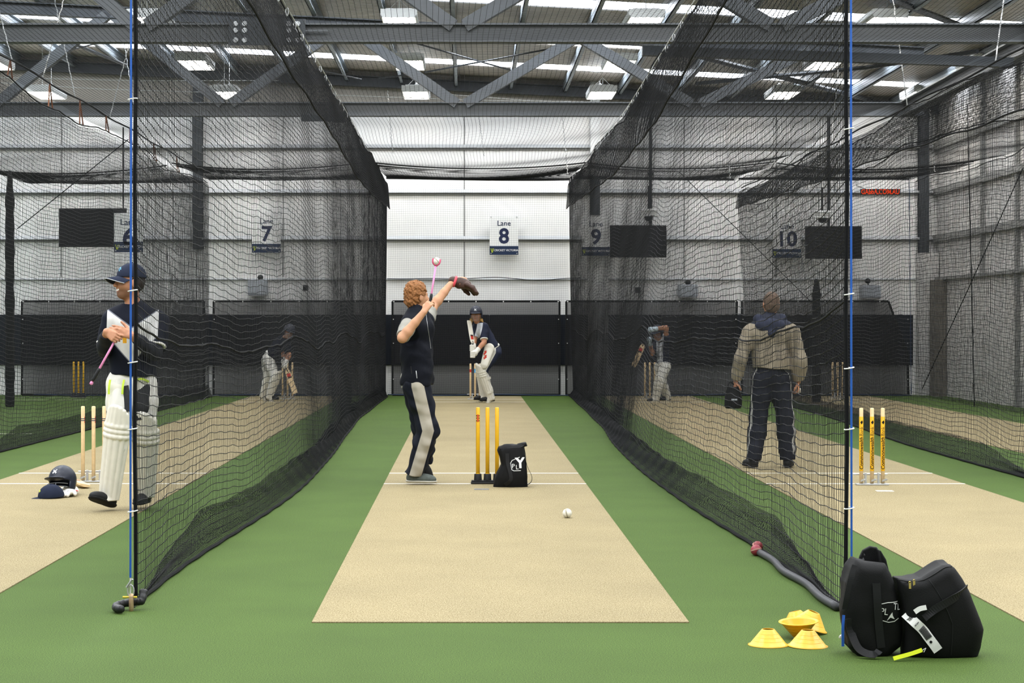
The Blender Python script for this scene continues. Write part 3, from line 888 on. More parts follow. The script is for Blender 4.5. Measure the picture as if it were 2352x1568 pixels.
NFR, f3 = side_net('net_curtain', 'black net curtain beyond the right lane, behind lettered stumps', (17.5, 39.1), [(17, 5.55), (39.2, 5.62)], [(17, 5.42), (23, 5.40), (30, 5.8), (39.2, 5.9)], 4.17, 33, -1, .04, 15,
                   hem=True, seam=[(17, 3.6), (20, 3.62), (24, 3.7), (30, 3.75), (39, 3.9)], skirt=[(13, 3.6), (20, 3.62), (24, 3.7), (30, 3.75), (39, 3.9)], sk_r=.0036, rh_=.0032, rv_=.0024)
NW, f4 = side_net('net_curtain', 'black net curtain hanging along the right side wall', (29.5, 39.2), [(29, 9.25), (39.2, 9.3)], [(29, 9.15), (39.2, 9.3)], 4.4, 41, -1, .03, 20, hem=False)

# overhead nets
def roof_net(x0, x1, y0, label, seed, sag=.13, zt=4.40):
    r = thing('overhead_net', ((x0 + x1) / 2, y0, zt), label, 'overhead net', 'black nets hung above the lanes')
    q = np.random.default_rng(seed); ph = q.uniform(0, 6.28, 6)
    def fn(u, v):                       # u = x, v = y
        s = (u - x0) / (x1 - x0) * 2 - 1
        xx = u + .02 * np.sin(v * 1.1 + ph[0]) + .05 * s * np.clip((v - 30) / 9, 0, 1) * np.sin(v * .8)
        z = zt + .12 * np.clip((v - 32) / 7, 0, 1) - sag * (1 - s * s) * np.sin(np.pi * np.clip((39.2 - v) / 6, 0, .5)) + .015 * np.sin(v * 1.7 + ph[1] + u)
        return np.stack([xx, v, z], -1)
    us = np.linspace(x0, x1, int((x1 - x0) / .052)); vs = np.arange(y0, 39.2, .062)
    netting('mesh_panel', fn, us, vs, .2, .14, .0011, A(1, 0, 0), A(0, 1, 0), A(0, 0, 1), M['net'], r, .0020)
    xs = np.linspace(x0, x1, 30)
    MB().tube(fn(xs, np.full(30, 39.2)), .022, 6).build('end_rope', M['rope'], r)
    MB().tube(fn(xs, np.full(30, 34.3)), .013, 6).build('seam_rope', M['rope'], r)
    # the far end is folded back on itself
    netting('folded_end', lambda a, c: fn(a, c) - A(0, 0, .03), us + .02, np.arange(34.3, 39.2, .07), .2, .2, .0019, A(1, 0, 0), A(0, 1, 0), A(0, 0, 1), M['net'], r, .0017)
    return r
roof_net(-1.70, 2.14, 15.6, 'black overhead net above the centre lane', 1)
roof_net(-5.38, -1.74, 15.6, 'black overhead net above the left lane', 2)
roof_net(2.2, 5.55, 15.6, 'black overhead net above the right lane', 3)
roof_net(5.66, 9.2, 17.6, 'black overhead net next to the right side wall', 4)
roof_net(-9.1, -5.46, 20.5, 'black overhead net at the far left', 5, zt=4.33)

# end nets in front of the screens
def end_net(x0, x1, label):
    r = thing('end_net', ((x0 + x1) / 2, 39.22, 0), label, 'end net', 'black nets closing the far ends of the lanes')
    fn = lambda u, v: np.stack([u + .012 * np.sin(3 * v + u), 39.22 + .03 * np.sin(2.2 * u) * np.sin(v), v + .01 * np.sin(2.6 * u + v)], -1)
    netting('mesh_panel', fn, np.arange(x0, x1, .046), np.arange(.02, 4.5, .046), .3, .3, .0011, A(1, 0, 0), A(0, 0, 1), A(0, 1, 0), M['net_thin'], r)
    xs = np.linspace(x0, x1, 12); MB().tube(fn(xs, np.full(12, .03)), .01, 6).build('foot_rope', M['sign_navy'], r)
for a, b_, lb in ((-1.64, 2.09, 'fine net closing the far end of the centre lane'), (-5.3, -1.7, 'fine net closing the far end of the left lane'), (2.15, 5.6, 'fine net closing the far end of the right lane'),
                  (5.65, 9.25, 'fine net closing the far end by the side wall'), (-9.0, -5.4, 'fine net closing the far end at far left')):
    end_net(a, b_, lb)

# upright cables at the mouths of the two centre nets, with black border ropes and white ties
def upright(px, py0, Y, side, tie_py, label):
    x = (px - VX) * Y / FPX
    r = thing('net_cable', (x, Y, 0), label, 'cable')
    zs = CAMH - (py0 - VY) * Y / FPX
    MB().tube([(x, Y, zs), (x + side * .003, Y, 2.5), (x + side * .004, Y, 6.6)], .0056, 8).build('blue_cable', M['blue'], r)
    MB().tube([(x, Y, .06), (x, Y, zs)], .004, 6).build('bare_cable', M['cable'], r)
    n = NL if side > 0 else NR
    zz = np.linspace(.05, 4.4, 60); b = MB()
    b.tube([(x + side * (.021 + .003 * math.sin(z * 5)), Y + .03, z) for z in zz], .011, 7); b.build('border_rope', M['rope'], n)
    for py in tie_py:
        z = CAMH - (py - VY) * Y / FPX; b = MB()
        b.tube([(x + side * .010 + .024 * math.cos(t), Y + .012 + .03 * math.sin(t), z + .004 * math.cos(t)) for t in np.linspace(0, 6.28, 17)[:-1]], .0032, 5, closed=True)
        b.build('white_tie', M['white'], r)
    return r
CL = upright(299.5, 1326, 9.9, 1, (227, 667, 832, 985, 1174), 'blue cable at left edge of frame centre, behind which the batter stands')
CL['label'] = 'blue upright cable at the mouth of the left net'
CR = upright(1956, 1330, 9.68, -1, (295, 675, 845, 985, 1167), 'blue upright cable at the mouth of the right net')

# shackle, eye bolt and padded hose at the foot of the left cable
xl = (299.5 - VX) * 9.9 / FPX
b = MB(); b.tube([(xl + .002 + .016 * math.cos(t), 9.9, .10 + .032 * math.sin(t)) for t in np.linspace(0, 6.28, 15)[:-1]], .0045, 6, closed=True)
b.tube([(xl - .018, 9.89, .12), (xl + .014, 9.88, .165)], .006, 6); b.build('shackle', M['galv'], CL)
b = MB(); b.tube([(xl + .012, 9.86 + .008 * math.cos(t), .045 + .04 * math.sin(t)) for t in np.linspace(0, 6.28, 15)[:-1]], .012, 6, closed=True); b.build('eye_bolt', mat('brass_bolt', '#b59a78', .35, .5, .5), CL)
b = MB(); b.tube([(xl - .035, 9.87, .072), (xl + .04, 9.87, .072)], .006, 6); b.build('shackle_pin', mat('yellow_pin', '#c9b53c', .4), CL)
b = MB(); P = spline([(xl + .065, 9.93, .10), (xl + .06, 9.9, .05), (xl + .03, 9.90, .045), (xl - .03, 9.9, .035), (xl - .065, 9.87, .028), (xl - .055, 9.80, .026), (xl - .02, 9.76, .025)], 40)
b.tube(P, .021 + .0015 * np.sin(np.arange(40) * 1.9), 10); hose = b.build('padded_hose', mat('black_hose', '#1d1e20', .45, .4, bump=(60, .4, .003)), NL, True)
# weighted tube along the foot of the right net
yy = np.linspace(9.85, 12.35, 40); b = MB(); b.tube([(np.interp(y, [9.7, 10.3, 11.5, 13], [1.955, 1.955, 1.93, 1.93]) - .03 + .012 * math.sin(y * 6), y, .024) for y in yy], .022, 10)
b.build('weight_tube', mat('grey_black_hose', '#3a3b3e', .5, .3, bump=(50, .4, .003)), NR, True)

# hanging cable, straps and chains over the far-left and right nets
def hang_line(x, ys, zc, net_fn, znet, label, straps, chains, strapmat):
    r = thing('suspension_cable', (x, ys[0], zc), label, 'cable')
    P = [(x, y, zc + .015 * math.sin(y * 1.7)) for y in np.arange(ys[0], ys[1], .5)]
    MB().tube(P, .012, 6).build('cable_run', M['rope'], r)
    for y in straps:
        p = net_fn(np.array([y]), np.array([znet]))[0]; b = MB()
        for s in (-1, 1): b.ribbon([(x, y, zc), p + A(0, s * .12, 0)], (1, 0, 0), .018, .006)
        b.build('strap', strapmat, r)
    for y, dx in chains:
        t = np.linspace(0, 1, 26); b = MB()
        b.tube([(x + dx * q + .008 * math.sin(q * 80), y + .008 * math.cos(q * 80), zc + (6.5 - zc) * q) for q in t], .007, 4); b.build('chain', M['galv'], r)
    return r
hang_line(-5.4, (19.5, 38.8), 4.62, f0, 4.33, 'black sagging cable with orange straps above the far left net', (22.3, 24.4, 26.3, 28.2, 30.2, 32.5, 35), ((22.4, -.5), (24, .5), (26, -.4), (28.5, .5), (31, -.3)), M['orange_strap'])
hang_line(5.6, (17.5, 38.8), 4.27, f3, 4.17, 'silver hooked cable along the top of the right net', (), ((20, .3), (24, -.3), (29, .2)), M['rope'])
for s, x, fnn, lb, ys in ((1, 2.2, fr, 'thin cable with hooks along the top of the right centre net', (15, 38.9)), (1, -1.68, fl, 'thin cable with hooks along the top of the left centre net', (15, 38.9))):
    r = thing('suspension_cable', (x, ys[0], 4.46), lb, 'cable'); MB().tube([(np.interp(y, [12, 26, 39.2], [2.02, 2.2, 2.11]) if x > 0 else -1.69, y, 4.47) for y in np.arange(*ys, 1.0)], .006, 5).build('cable_run', M['cable'], r)
    b = MB()
    for y in np.arange(ys[0] + .3, ys[1], .8):
        xx = np.interp(y, [12, 26, 39.2], [2.02, 2.2, 2.11]) if x > 0 else -1.69
        b.tube([(xx + .012 * math.cos(t), y, 4.43 + .04 * math.sin(t)) for t in np.linspace(0, 6.28, 9)[:-1]], .005, 4, closed=True)
    b.build('hooks', M['galv'], r)
# chains dangling in the centre bay
for i, (px, py0, py1, Y, lb) in enumerate(((890, 208, 352, 33, 'thin hanging chain left of the centre lane'), (1100, 268, 358, 34, 'thin hanging chain in the middle of the centre lane'), (1292, 268, 400, 34, 'thin hanging chain right of the centre lane'),
                               (2135, 250, 395, 34, 'thin hanging chain over the right lane'), (1665, 270, 410, 34, 'thin hanging chain seen through the right net'))):
    a, c = W(px, py0, Y), W(px + 12, py1, Y); t = np.linspace(0, 1, 40)
    o = MB().tube([a + (c - a) * q + A(.01 * math.sin(q * 90), .01 * math.cos(q * 90), 0) for q in t], .007, 4).build('hanging_chain', M['galv'], None, loc=c); tag(o, lb, 'chain', 'thin chains hanging from the roof')
# black ropes and lacings on the right
for a, c, lb in (((2350, 385, 32), (2118, 893, 38), 'black guy rope slanting down across the right side net'), ((2222, 240, 33.5), (2238, 934, 34), 'black lacing cord hanging down the right side net'), ((2088, 408, 39), (2093, 905, 39), 'blue cord down the edge of the right end net')):
    p, q = W(*a), W(*c); o = MB().tube([p, (p + q) / 2 + A(0, 0, -.02), q], .010 if 'blue' not in lb else .008, 6).build('guy_rope', M['rope'] if 'blue' not in lb else M['sign_navy'], None, loc=q); tag(o, lb, 'rope')
for a, c, lb in (((40, 525, 30), (295, 320, 30), 'thin black brace rope rising to the right at left'), ((1560, 395, 38.8), (1880, 710, 38.8), 'thin black rope slanting down right of the middle screen')):
    p, q = W(*a), W(*c); o = MB().tube([p, q], .008, 6).build('guy_rope', M['rope'], None, loc=p); tag(o, lb, 'rope')
# gathered net bundles hanging as dark posts
def bundle(px0, px1, py0, py1, Y, label):
    p, q = W((px0 + px1) / 2, py0, Y), W((px0 + px1) / 2, py1, Y); rr = (px1 - px0) / 2 * Y / FPX
    zz = np.linspace(0, 1, 50); b = MB()
    b.tube([p + (q - p) * t for t in zz], [rr * (.35 + .65 * min(1, t * 8)) * (1 + .08 * math.sin(t * 60) + .05 * math.sin(t * 23)) for t in zz], 12)
    o = b.build('net_bundle', mat('gathered_net', '#131415', .85, bump=(70, 1.0, .02)), None, True, loc=q); tag(o, label, 'net bundle')
bundle(12, 33, 392, 934, 34, 'black gathered net bundle hanging like a post at far left')
bundle(1865, 1885, 640, 923, 36, 'black padded bundle standing up above the far right mesh screen')
# ================================================================== stumps
M['yellow'] = mat('yellow_plastic', '#e3ae1f', 0.4, 0.4)
M['wood'] = mat('pale_wood', '#dcc195', 0.5, 0.3, noise=(25, 0.12))
M['rubber'] = mat('black_rubber', '#1a1b1d', 0.6, 0.3)
M['red'] = mat('red_mark', '#c23a2c', 0.5)
M['navy_mark'] = mat('navy_mark', '#1d2748', 0.5)
M['ltblue'] = mat('light_blue_mark', '#5aa5d6', 0.5)

def stump(b, x, y, z0, z1, r=.0185):
    b.lathe([(r * .6, z0), (r, z0 + .004), (r, z1 - .008), (r * .8, z1 - .002), (0, z1)], (x, y, 0), n=16)
def bandage(x, y, z0, z1, r, m, parent, name='painted_mark', a0=-math.pi * .98, a1=-.02):
    """a painted patch wrapped round the camera side of a stump"""
    V, F = [], []
    t = np.linspace(a0, a1, 12)
    for a in t: V += [(x + r * math.cos(a), y + r * math.sin(a), z0), (x + r * math.cos(a), y + r * math.sin(a), z1)]
    for i in range(11): F.append([2 * i, 2 * i + 2, 2 * i + 3, 2 * i + 1])
    return mesh_obj(name, V, F, m, parent)
def wrap_text(txt, size, x, y, zc, r, m, parent, bold=0.0, rot=True, name='lettering', width=None):
    v, f = text_mesh(txt, size, bold)
    v, f = tri_split(v, f, .008)
    if width: v[:, 0] *= width / (v[:, 0].max() - v[:, 0].min())
    out = []
    for p in v:
        u, w = (-p[1], p[0]) if rot else (p[0], p[1])
        a = u / r - math.pi / 2
        out.append((x + r * math.cos(a), y + r * math.sin(a), zc + w))
    return mesh_obj(name, out, f, m, parent, False)

def stump_set(label, xc, Y, kind, dx=.098, z1=.735, r=.0185):
    t = thing('stumps', (xc, Y, 0), label, 'cricket stumps', 'sets of three cricket stumps')
    xs = [xc - dx, xc, xc + dx]
    if kind == 'rubber':
        b = MB(); b.box((xc - .155, Y - .05, .006), (xc + .155, Y + .05, .028)); b.box((xc - .15, Y - .035, .028), (xc + .15, Y + .035, .04)); b.build('base', M['rubber'], t, bevel=.006)
        for x in xs:
            b = MB(); b.lathe([(.037, .038), (.034, .095), (.03, .1), (.02, .1)], (x, Y, 0), n=18); b.build('socket', M['rubber'], t, True)
            b = MB(); b.lathe([(.021, .1), (.021, .108)], (x, Y, 0), n=18); b.build('collar', M['yellow'], t, True)
        for x in xs: b = MB(); stump(b, x, Y, .1, z1, r); b.build('stump', M['yellow'], t, True)
    else:
        b = MB(); b.box((xc - .15, Y - .04, .006), (xc + .15, Y + .04, .02)); b.tube([(xc - .16, Y + .07, .10), (xc + .16, Y + .07, .10)], .008, 8)
        for x in (xc - dx / 2 - .01, xc + dx / 2 + .01): b.box((x - .01, Y - .01, .015), (x + .01, Y + .015, .12)); b.tube([(x, Y, .10), (x, Y + .07, .10)], .008, 6)
        b.build('base', M['galv'], t, bevel=.003)
        for x in xs:
            b = MB(); b.tube([(x + .0, Y - .03, .045), (x + .03, Y - .06, .06)], .006, 6); b.obox((x + .005, Y - .045, .055), (.02, 0, .008), (0, .006, 0), (0, 0, .008)); b.build('wing_nut', M['galv'], t)
            b = MB(); stump(b, x, Y, .02, z1, r); b.build('stump', M['wood'], t, True)
    return t, xs
t, xs = stump_set('three bright yellow stumps on a black rubber base in the centre lane', .190, 17.66, 'rubber', .0895, .722)
bandage(xs[0], 17.66, .585, .655, .0189, M['red'], t, a0=-math.pi * .62, a1=-math.pi * .38)
for s in (-1, 1):
    for z in (.597, .62, .643):
        a = -math.pi / 2 + s * .75; bandage(xs[0], 17.66, z - .007, z + .007, .0189, M['black_m'], t, a0=a - .25, a1=a + .25)
t, xs = stump_set('three pale wooden stumps with red and navy bands in the left lane', -3.535, 17.85, 'spring', .1005, .725)
for x in xs:
    bandage(x, 17.85, .565, .625, .0189, M['red'], t, a0=-math.pi * .98, a1=-math.pi * .8); bandage(x, 17.85, .565, .625, .0189, M['red'], t, a0=-math.pi * .2, a1=-.02)
    for z in (.605, .588): bandage(x, 17.85, z - .004, z + .004, .0191, M['navy_mark'], t)
t, xs = stump_set('three stumps in yellow sleeves with vertical black lettering in the right lane', 3.762, 17.53, 'spring', .1, .722)
for x in xs:
    b = MB(); b.lathe([(.0188, .135), (.0193, .136), (.0193, .64), (.0188, .641)], (x, 17.53, 0), n=18); b.build('yellow_sleeve', M['yellow'], t, True)
    wrap_text('Commonwealth', .052, x, 17.53, .303, .0197, M['black_m'], t, .0012, width=.30)
    wrap_text('Bank', .052, x, 17.53, .505, .0197, M['black_m'], t, 0, width=.085)
    v, f = np.array([(-.014, 0, 0), (0, -.02, 0), (.014, 0, 0), (.004, .02, 0)]), [[0, 1, 2, 3]]
    v, f = tri_split(v, f, .008); a = v[:, 0] / .0197 - math.pi / 2
    mesh_obj('diamond_mark', np.stack([x + .0197 * np.cos(a), 17.53 + .0197 * np.sin(a), .588 + v[:, 1]], 1), f, M['black_m'], t, False)
t, xs = stump_set('three pale wooden stumps behind the batter in the centre lane', .158, 37.57, 'spring', .092, .715)
bandage(xs[0], 37.57, .54, .60, .0189, M['red'], t); bandage(xs[1], 37.57, .53, .61, .0189, M['ltblue'], t)
stump_set('three wooden stumps at far end of the right lane, seen through the net', 3.66, 37.8, 'spring')
stump_set('three wooden stumps at far end of the left lane, seen through the net', -3.60, 37.8, 'spring')
stump_set('three wooden stumps at far end of the lane next to the side wall', 7.46, 38.0, 'spring')
stump_set('three yellow stumps on a black base at far left behind netting', -7.93, 38.5, 'rubber')

# ================================================================== balls
def ball(p, r, col, seamcol, label, tilt=(0.3, 0.2, 1), name='cricket_ball'):
    t = thing(name, p, label, 'cricket ball')
    b = MB(); th = np.linspace(0, math.pi, 17); b.lathe([(r * math.sin(a), -r * math.cos(a)) for a in th], p, tilt, 24)
    b.build('leather', mat('leather_' + col[1:], col, .42, .4, noise=(60, .18), bump=(80, .2, .002)), t, True)
    ax = unit(A(*tilt)); u = unit(np.cross(ax, A(1, 0, 0.1))); w = np.cross(ax, u)
    for k in (-1, 0, 1):
        b = MB(); h = k * r * .09; rr = math.sqrt(r * r - h * h) + .0006
        b.tube([np.asarray(p) + ax * h + rr * (math.cos(a) * u + math.sin(a) * w) for a in np.linspace(0, 6.2832, 33)[:-1]], .0013, 5, closed=True); b.build('seam_stitching', mat('seam_' + seamcol[1:], seamcol, .7), t, True)
    return t
ball(A(.772, 14.55, .0415), .0365, '#d9d6c8', '#a79f88', 'white ball on the tan mat in front of the bag', (.95, -.2, .25))
ball(A(1.872, 12.22, .036), .036, '#8a2f3a', '#c99a8a', 'red ball resting against the foot of the right net', (-.2, .3, .9))
ball(A(1.912, 12.42, .036), .036, '#7c2b30', '#c9a08e', 'second red ball with pale seam, touching the net just right of the first', (.5, -.3, .8))

# ================================================================== marker cones
M['cone'] = mat('yellow_cone', '#e2ab24', 0.35, 0.45)
def cone(p, ax, label, flip=False):
    t = thing('marker_cone', p, label, 'marker cone', 'yellow marker cones beside the bags')
    R, rt, H, w = .0945, .029, .074, .0025
    b = MB(); prof = [(R, 0), (R, .002), (R - .010, .006), (rt + .003, H - .003), (rt, H), (rt - w, H), (rt, H - .005), (R - .014, .005), (R - .012, 0), (R, 0)]
    b.lathe(prof, p, ax, 40); b.build('cone_shell', M['cone'], t, True)
    for h in (.022, .038, .054):
        rr = R - .010 + (rt + .003 - R + .010) * (h - .006) / (H - .009); b = MB()
        axu = unit(A(*ax)); x = unit(np.cross(axu, A(0, 1, 0))); y = np.cross(axu, x)
        b.tube([np.asarray(p) + axu * h + (rr - .0002) * (math.cos(a) * x + math.sin(a) * y) for a in np.linspace(0, 6.2832, 41)[:-1]], .0007, 4, closed=True); b.build('moulded_ring', M['cone'], t, True)
def onfloor(px, Y, z=0.001): return A((px - VX) * Y / FPX, Y, z)
cone(onfloor(1764.5, 8.82), (0, 0, 1), 'yellow marker cone standing upright, leftmost of the cones')
cone(onfloor(1855, 8.79), (0.02, 0, 1), 'yellow marker cone standing upright at front right of the cone group')
p = onfloor(1834, 9.02, .080); cone(p, (.05, 0.05, -1), 'yellow marker cone lying upside down like a bowl behind the two front cones')
cone(W(1857, 1437, 9.17), (.34, -.05, .94), 'yellow marker cone tipped sideways at the back of the group, its hole showing')
cone(W(1834, 1437, 9.38), (-.22, .12, .95), 'yellow marker cone mostly hidden at the back left of the group')

# ================================================================== kit bags
M['bag'] = mat('black_canvas', '#0b0c0d', 0.7, 0.22, noise=(8, 0.2), bump=(260, 0.35, 0.003))
M['strap'] = mat('black_webbing', '#131416', 0.6, 0.3, bump=(400, 0.3, 0.002))
M['logo'] = mat('white_print', '#dfe0df', 0.6)
def local(pts, Y, org):
    """outline read off the photograph -> metres in the bag's own front plane"""
    q = np.array([[(px - VX) * Y / FPX - org[0], CAMH - (py - VY) * Y / FPX - org[2]] for px, py in pts])
    q[:, 1] = np.where(q[:, 1] < .035, q[:, 1] - .04, q[:, 1])      # the foot is cut flat on the floor
    return q
def on_front(obj, pts, Y, off=.004):
    """drop pixels at depth Y onto the front of a bag"""
    me = obj.data; base = wloc(obj)
    bv = BVHTree.FromPolygons([tuple(np.array(p.co) + base) for p in me.vertices], [list(p.vertices) for p in me.polygons])
    out = []
    for px, py in pts:
        w = W(px, py, Y); h = bv.ray_cast(Vector((w[0], Y - 1, w[2])), Vector((0, 1, 0)))
        out.append((np.array(h[0]) if h[0] is not None else w) - A(0, off, 0))
    return np.array(out)
EX, EZ = A(1, 0, 0), A(0, 0, 1)

# bag beside the yellow stumps
Y = 17.25; org = onfloor(1172, Y); t = thing('kit_bag', org, 'small black kit bag with white logo beside the yellow stumps', 'bag')
out = [(1131, 1119), (1139, 1095), (1151, 1068), (1147, 1050), (1142, 1036), (1145, 1027), (1158, 1022), (1185, 1020), (1203, 1021), (1205, 1033), (1208, 1060), (1213, 1095), (1214, 1112), (1208, 1121), (1180, 1122), (1150, 1122)]
S = SDF(.006); S.poly(local(out, Y, org), org + A(0, .11, 0), EX, EZ, .075, .05, .035)
S.poly(local([(1188, 1019), (1209, 1017), (1212, 1026), (1190, 1030)], Y, org), org + A(0, .11, 0), EX, EZ, .05, .02)
S.cut(org, (0, 0, -1))
bag = S.build('bag_body', M['bag'], t, wrinkle=(.0035, 26), seed=4)
MB().tube(spline(on_front(bag, [(1146, 1036), (1152, 1030), (1175, 1029), (1196, 1027), (1205, 1022)], Y, .002), 24), .003, 5).build('zip', M['strap'], t)
MB().ribbon(spline(on_front(bag, [(1165, 1041), (1166, 1062), (1172, 1085), (1173, 1102), (1160, 1114)], Y, .006), 24), (1, 0, .1), .034, .004).build('strap', M['strap'], t)
MB().ribbon(spline([W(1205, 1044, Y + .06), W(1211, 1070, Y + .05), W(1221, 1092, Y + .04), W(1220, 1106, Y + .04), W(1211, 1113, Y + .05)], 24), (0, 1, 0), .034, .004).build('strap', M['strap'], t)
def logo_on(bag, t, px, py, Y, k, tilt, items):
    o = W(px, py, Y); ex = unit(A(math.cos(tilt), 0, math.sin(tilt))); ez = unit(A(-math.sin(tilt), 0, math.cos(tilt)))
    for name, v, f, x, y in items:
        v2 = v.copy(); v2[:, 0] += x; v2[:, 1] += y; v2 *= k
        w, f2 = onto(bag, v2, f, o, ex, ez, .0025, .012)
        mesh_obj(name, w, f2, M['logo'], t, False)
tm = lambda s, z, bo=0.0: text_mesh(s, z, bo)
it = []
v, f = stroke([(-.105, .02), (-.085, .05), (.005, .085)], .007); it.append(('logo_outline', v, f, 0, 0))
v, f = stroke([(-.105, .02), (-.095, -.06), (-.07, -.075), (.01, -.075)], .007); it.append(('logo_outline', v, f, 0, 0))
v, f = tm('P', .075); it.append(('logo_letter', v, f, -.075, -.02)); v, f = tm('L', .075); it.append(('logo_letter', v, f, -.03, -.035))
v, f = tm('Y', .17, .006); it.append(('logo_letter', v, f, .01, .01))
logo_on(bag, t, 1193, 1066, Y, .76, .05, it)

# open bag at lower right
Y = 8.50; org = onfloor(2015, Y); t = thing('kit_bag', org, 'large black kit bag standing open, left of the two at lower right', 'bag')
out = [(1940, 1405), (1946, 1340), (1958, 1307), (1972, 1288), (1992, 1294), (2036, 1297), (2048, 1320), (2056, 1340), (2064, 1370), (2074, 1410), (2078, 1450), (2075, 1488), (2042, 1497), (1983, 1495), (1956, 1486), (1953, 1465), (1944, 1435)]
S = SDF(.0055); S.poly(local(out, Y, org), org + A(0, .10, 0), EX, EZ, .085, .045, .03)
S.cut(org, (0, 0, -1))
bagA = S.build('bag_body', M['bag'], t, wrinkle=(.0045, 24), seed=8)
S = SDF(.004); S.poly(local([(1984, 1345), (1990, 1288), (1998, 1272), (2016, 1264), (2031, 1267), (2044, 1290), (2057, 1345)], Y, org), org + A(0, .165, 0), EX, EZ, .012, .006)
S.poly(local([(2040, 1345), (2030, 1268), (2044, 1290), (2058, 1345)], Y, org), org + A(0, .12, 0), EX, EZ, .05, .008)
S.build('open_flap', M['bag'], t, wrinkle=(.0015, 30), seed=3)
S = SDF(.004); S.poly(local([(1962, 1312), (1972, 1286), (1984, 1290), (1996, 1292), (2000, 1275), (1990, 1340)], Y, org), org + A(0, .10, 0), EX, EZ, .04, .008); S.build('open_flap', M['bag'], t, wrinkle=(.0015, 30), seed=6)
MB().ribbon(spline(on_front(bagA, [(2011, 1338), (2013, 1380), (2017, 1430), (2021, 1465), (2024, 1487)], Y, .005), 24), (1, 0, 0), .036, .004).build('strap', M['strap'], t)
MB().ribbon(spline(list(on_front(bagA, [(1950, 1420), (1955, 1450)], Y, .006)) + [W(1970, 1486, Y - .03), W(1990, 1500, Y - .05), W(2010, 1502, Y - .06), W(2020, 1494, Y - .05)], 24), (1, 0, .3), .034, .004).build('strap', M['strap'], t)
MB().ribbon(spline(on_front(bagA, [(1968, 1300), (1957, 1330), (1948, 1370), (1943, 1400)], Y, .006), 24), (1, 0, .2), .036, .004).build('strap', M['strap'], t)
it = []
v, f = stroke([(-.10, .06), (-.03, .083), (.08, .10)], .007); it.append(('logo_outline', v, f, 0, 0))
v, f = stroke([(-.10, -.05), (-.06, -.085), (0, -.095), (.05, -.08), (.085, -.05)], .007); it.append(('logo_outline', v, f, 0, 0))
v, f = tm('PL', .085); v[:, 0] *= .85; it.append(('logo_letter', v, f, -.055, -.005)); v, f = tm('TE', .085); v[:, 0] *= .8; it.append(('logo_letter', v, f, .06, .05))
v, f = np.array([(-.02, -.085, 0), (.005, -.025, 0), (.02, .0, 0), (.028, -.03, 0), (.05, -.06, 0), (.01, -.05, 0)]), [[0, 5, 2, 1], [5, 4, 3, 2]]; it.append(('logo_letter', v, f, 0, 0))
logo_on(bagA, t, 2043, 1404, Y, .50, -.12, it)
MB().ribbon(spline([W(1938, 1412, Y - .04), W(1936, 1440, Y - .05), W(1936, 1484, Y - .05)], 16), (1, 0, 0), .012, .004).build('blue_tag', mat('blue_webbing', '#1d4f9e', .5), t)

# bag with the airline tag
Y = 8.46; org = onfloor(2165, Y); t = thing('kit_bag', org, 'large black kit bag with a white paper tag, rightmost in the picture', 'bag')
out = [(2062, 1327), (2094, 1331), (2120, 1327), (2143, 1314), (2172, 1299), (2189, 1297), (2201, 1307), (2219, 1333), (2236, 1366), (2251, 1413), (2264, 1450), (2261, 1492), (2251, 1508), (2204, 1512), (2142, 1509), (2100, 1505), (2083, 1498), (2084, 1455), (2078, 1405), (2068, 1360)]
S = SDF(.0055); S.poly(local(out, Y, org), org + A(0, .12, 0), EX, EZ, .09, .05, .05); S.cut(org, (0, 0, -1))
bagB = S.build('bag_body', M['bag'], t, wrinkle=(.006, 20), seed=15)
MB().tube(spline(on_front(bagB, [(2064, 1331), (2095, 1337), (2121, 1333), (2145, 1320), (2172, 1305), (2190, 1303)], Y, .002), 30), .0035, 5).build('zip', M['strap'], t)
MB().ribbon(spline(on_front(bagB, [(2120, 1418), (2140, 1399), (2170, 1382), (2200, 1366), (2226, 1352)], Y, .005), 24), (.4, 0, 1), .036, .004).build('strap', M['strap'], t)
for pts in ([(2133, 1330), (2146, 1350), (2160, 1374)], [(2186, 1432), (2186, 1470), (2185, 1506)], [(2160, 1374), (2175, 1405), (2186, 1432)]): MB().tube(on_front(bagB, [(a[0] + (b[0] - a[0]) * q, a[1] + (b[1] - a[1]) * q) for a, b in zip(pts[:-1], pts[1:]) for q in np.linspace(0, .95, 8)], Y, .0005), .0022, 5).build('seam', M['strap'], t)
gold = mat('gold_metal', '#b9a75a', .35, .5, .8)
for px, py in ((2091, 1343), (2101, 1339)):
    q = on_front(bagB, [(px, py)], Y, .007)[0]; b = MB(); b.ribbon([q + A(0, 0, .008), q - A(0, .003, .018)], (1, 0, 0), .010, .003); b.tube([q + A(.0045 * math.cos(a), 0, .009 + .006 * math.sin(a)) for a in np.linspace(0, 6.28, 11)[:-1]], .0015, 4, closed=True); b.build('zip_pull', gold, t)
paper = mat('white_paper', '#e6e6e4', .6)
P = spline(list(on_front(bagB, [(2082, 1410), (2100, 1428), (2117, 1444)], Y, .012)) + list(on_front(bagB, [(2130, 1462), (2142, 1478), (2152, 1492)], Y, .02)), 30)
b = MB(); b.ribbon(P, (.75, 0, .55), .044, .001); tg = b.build('paper_tag', paper, t)
b = MB(); b.ribbon(spline(on_front(bagB, [(2099, 1404), (2110, 1396), (2124, 1392)], Y, .012), 12), (.3, 0, 1), .022, .001); b.build('tag_loop', paper, t)
T = np.gradient(P, axis=0)
def tagpt(s, across):
    i = min(int(s * 29), 28); u = s * 29 - i; p = P[i] * (1 - u) + P[i + 1] * u; d = unit(T[i]); sd = unit(A(.75, 0, .55) - d * np.dot(A(.75, 0, .55), d)); return p + sd * across - A(0, .003, 0), d, sd
b = MB()
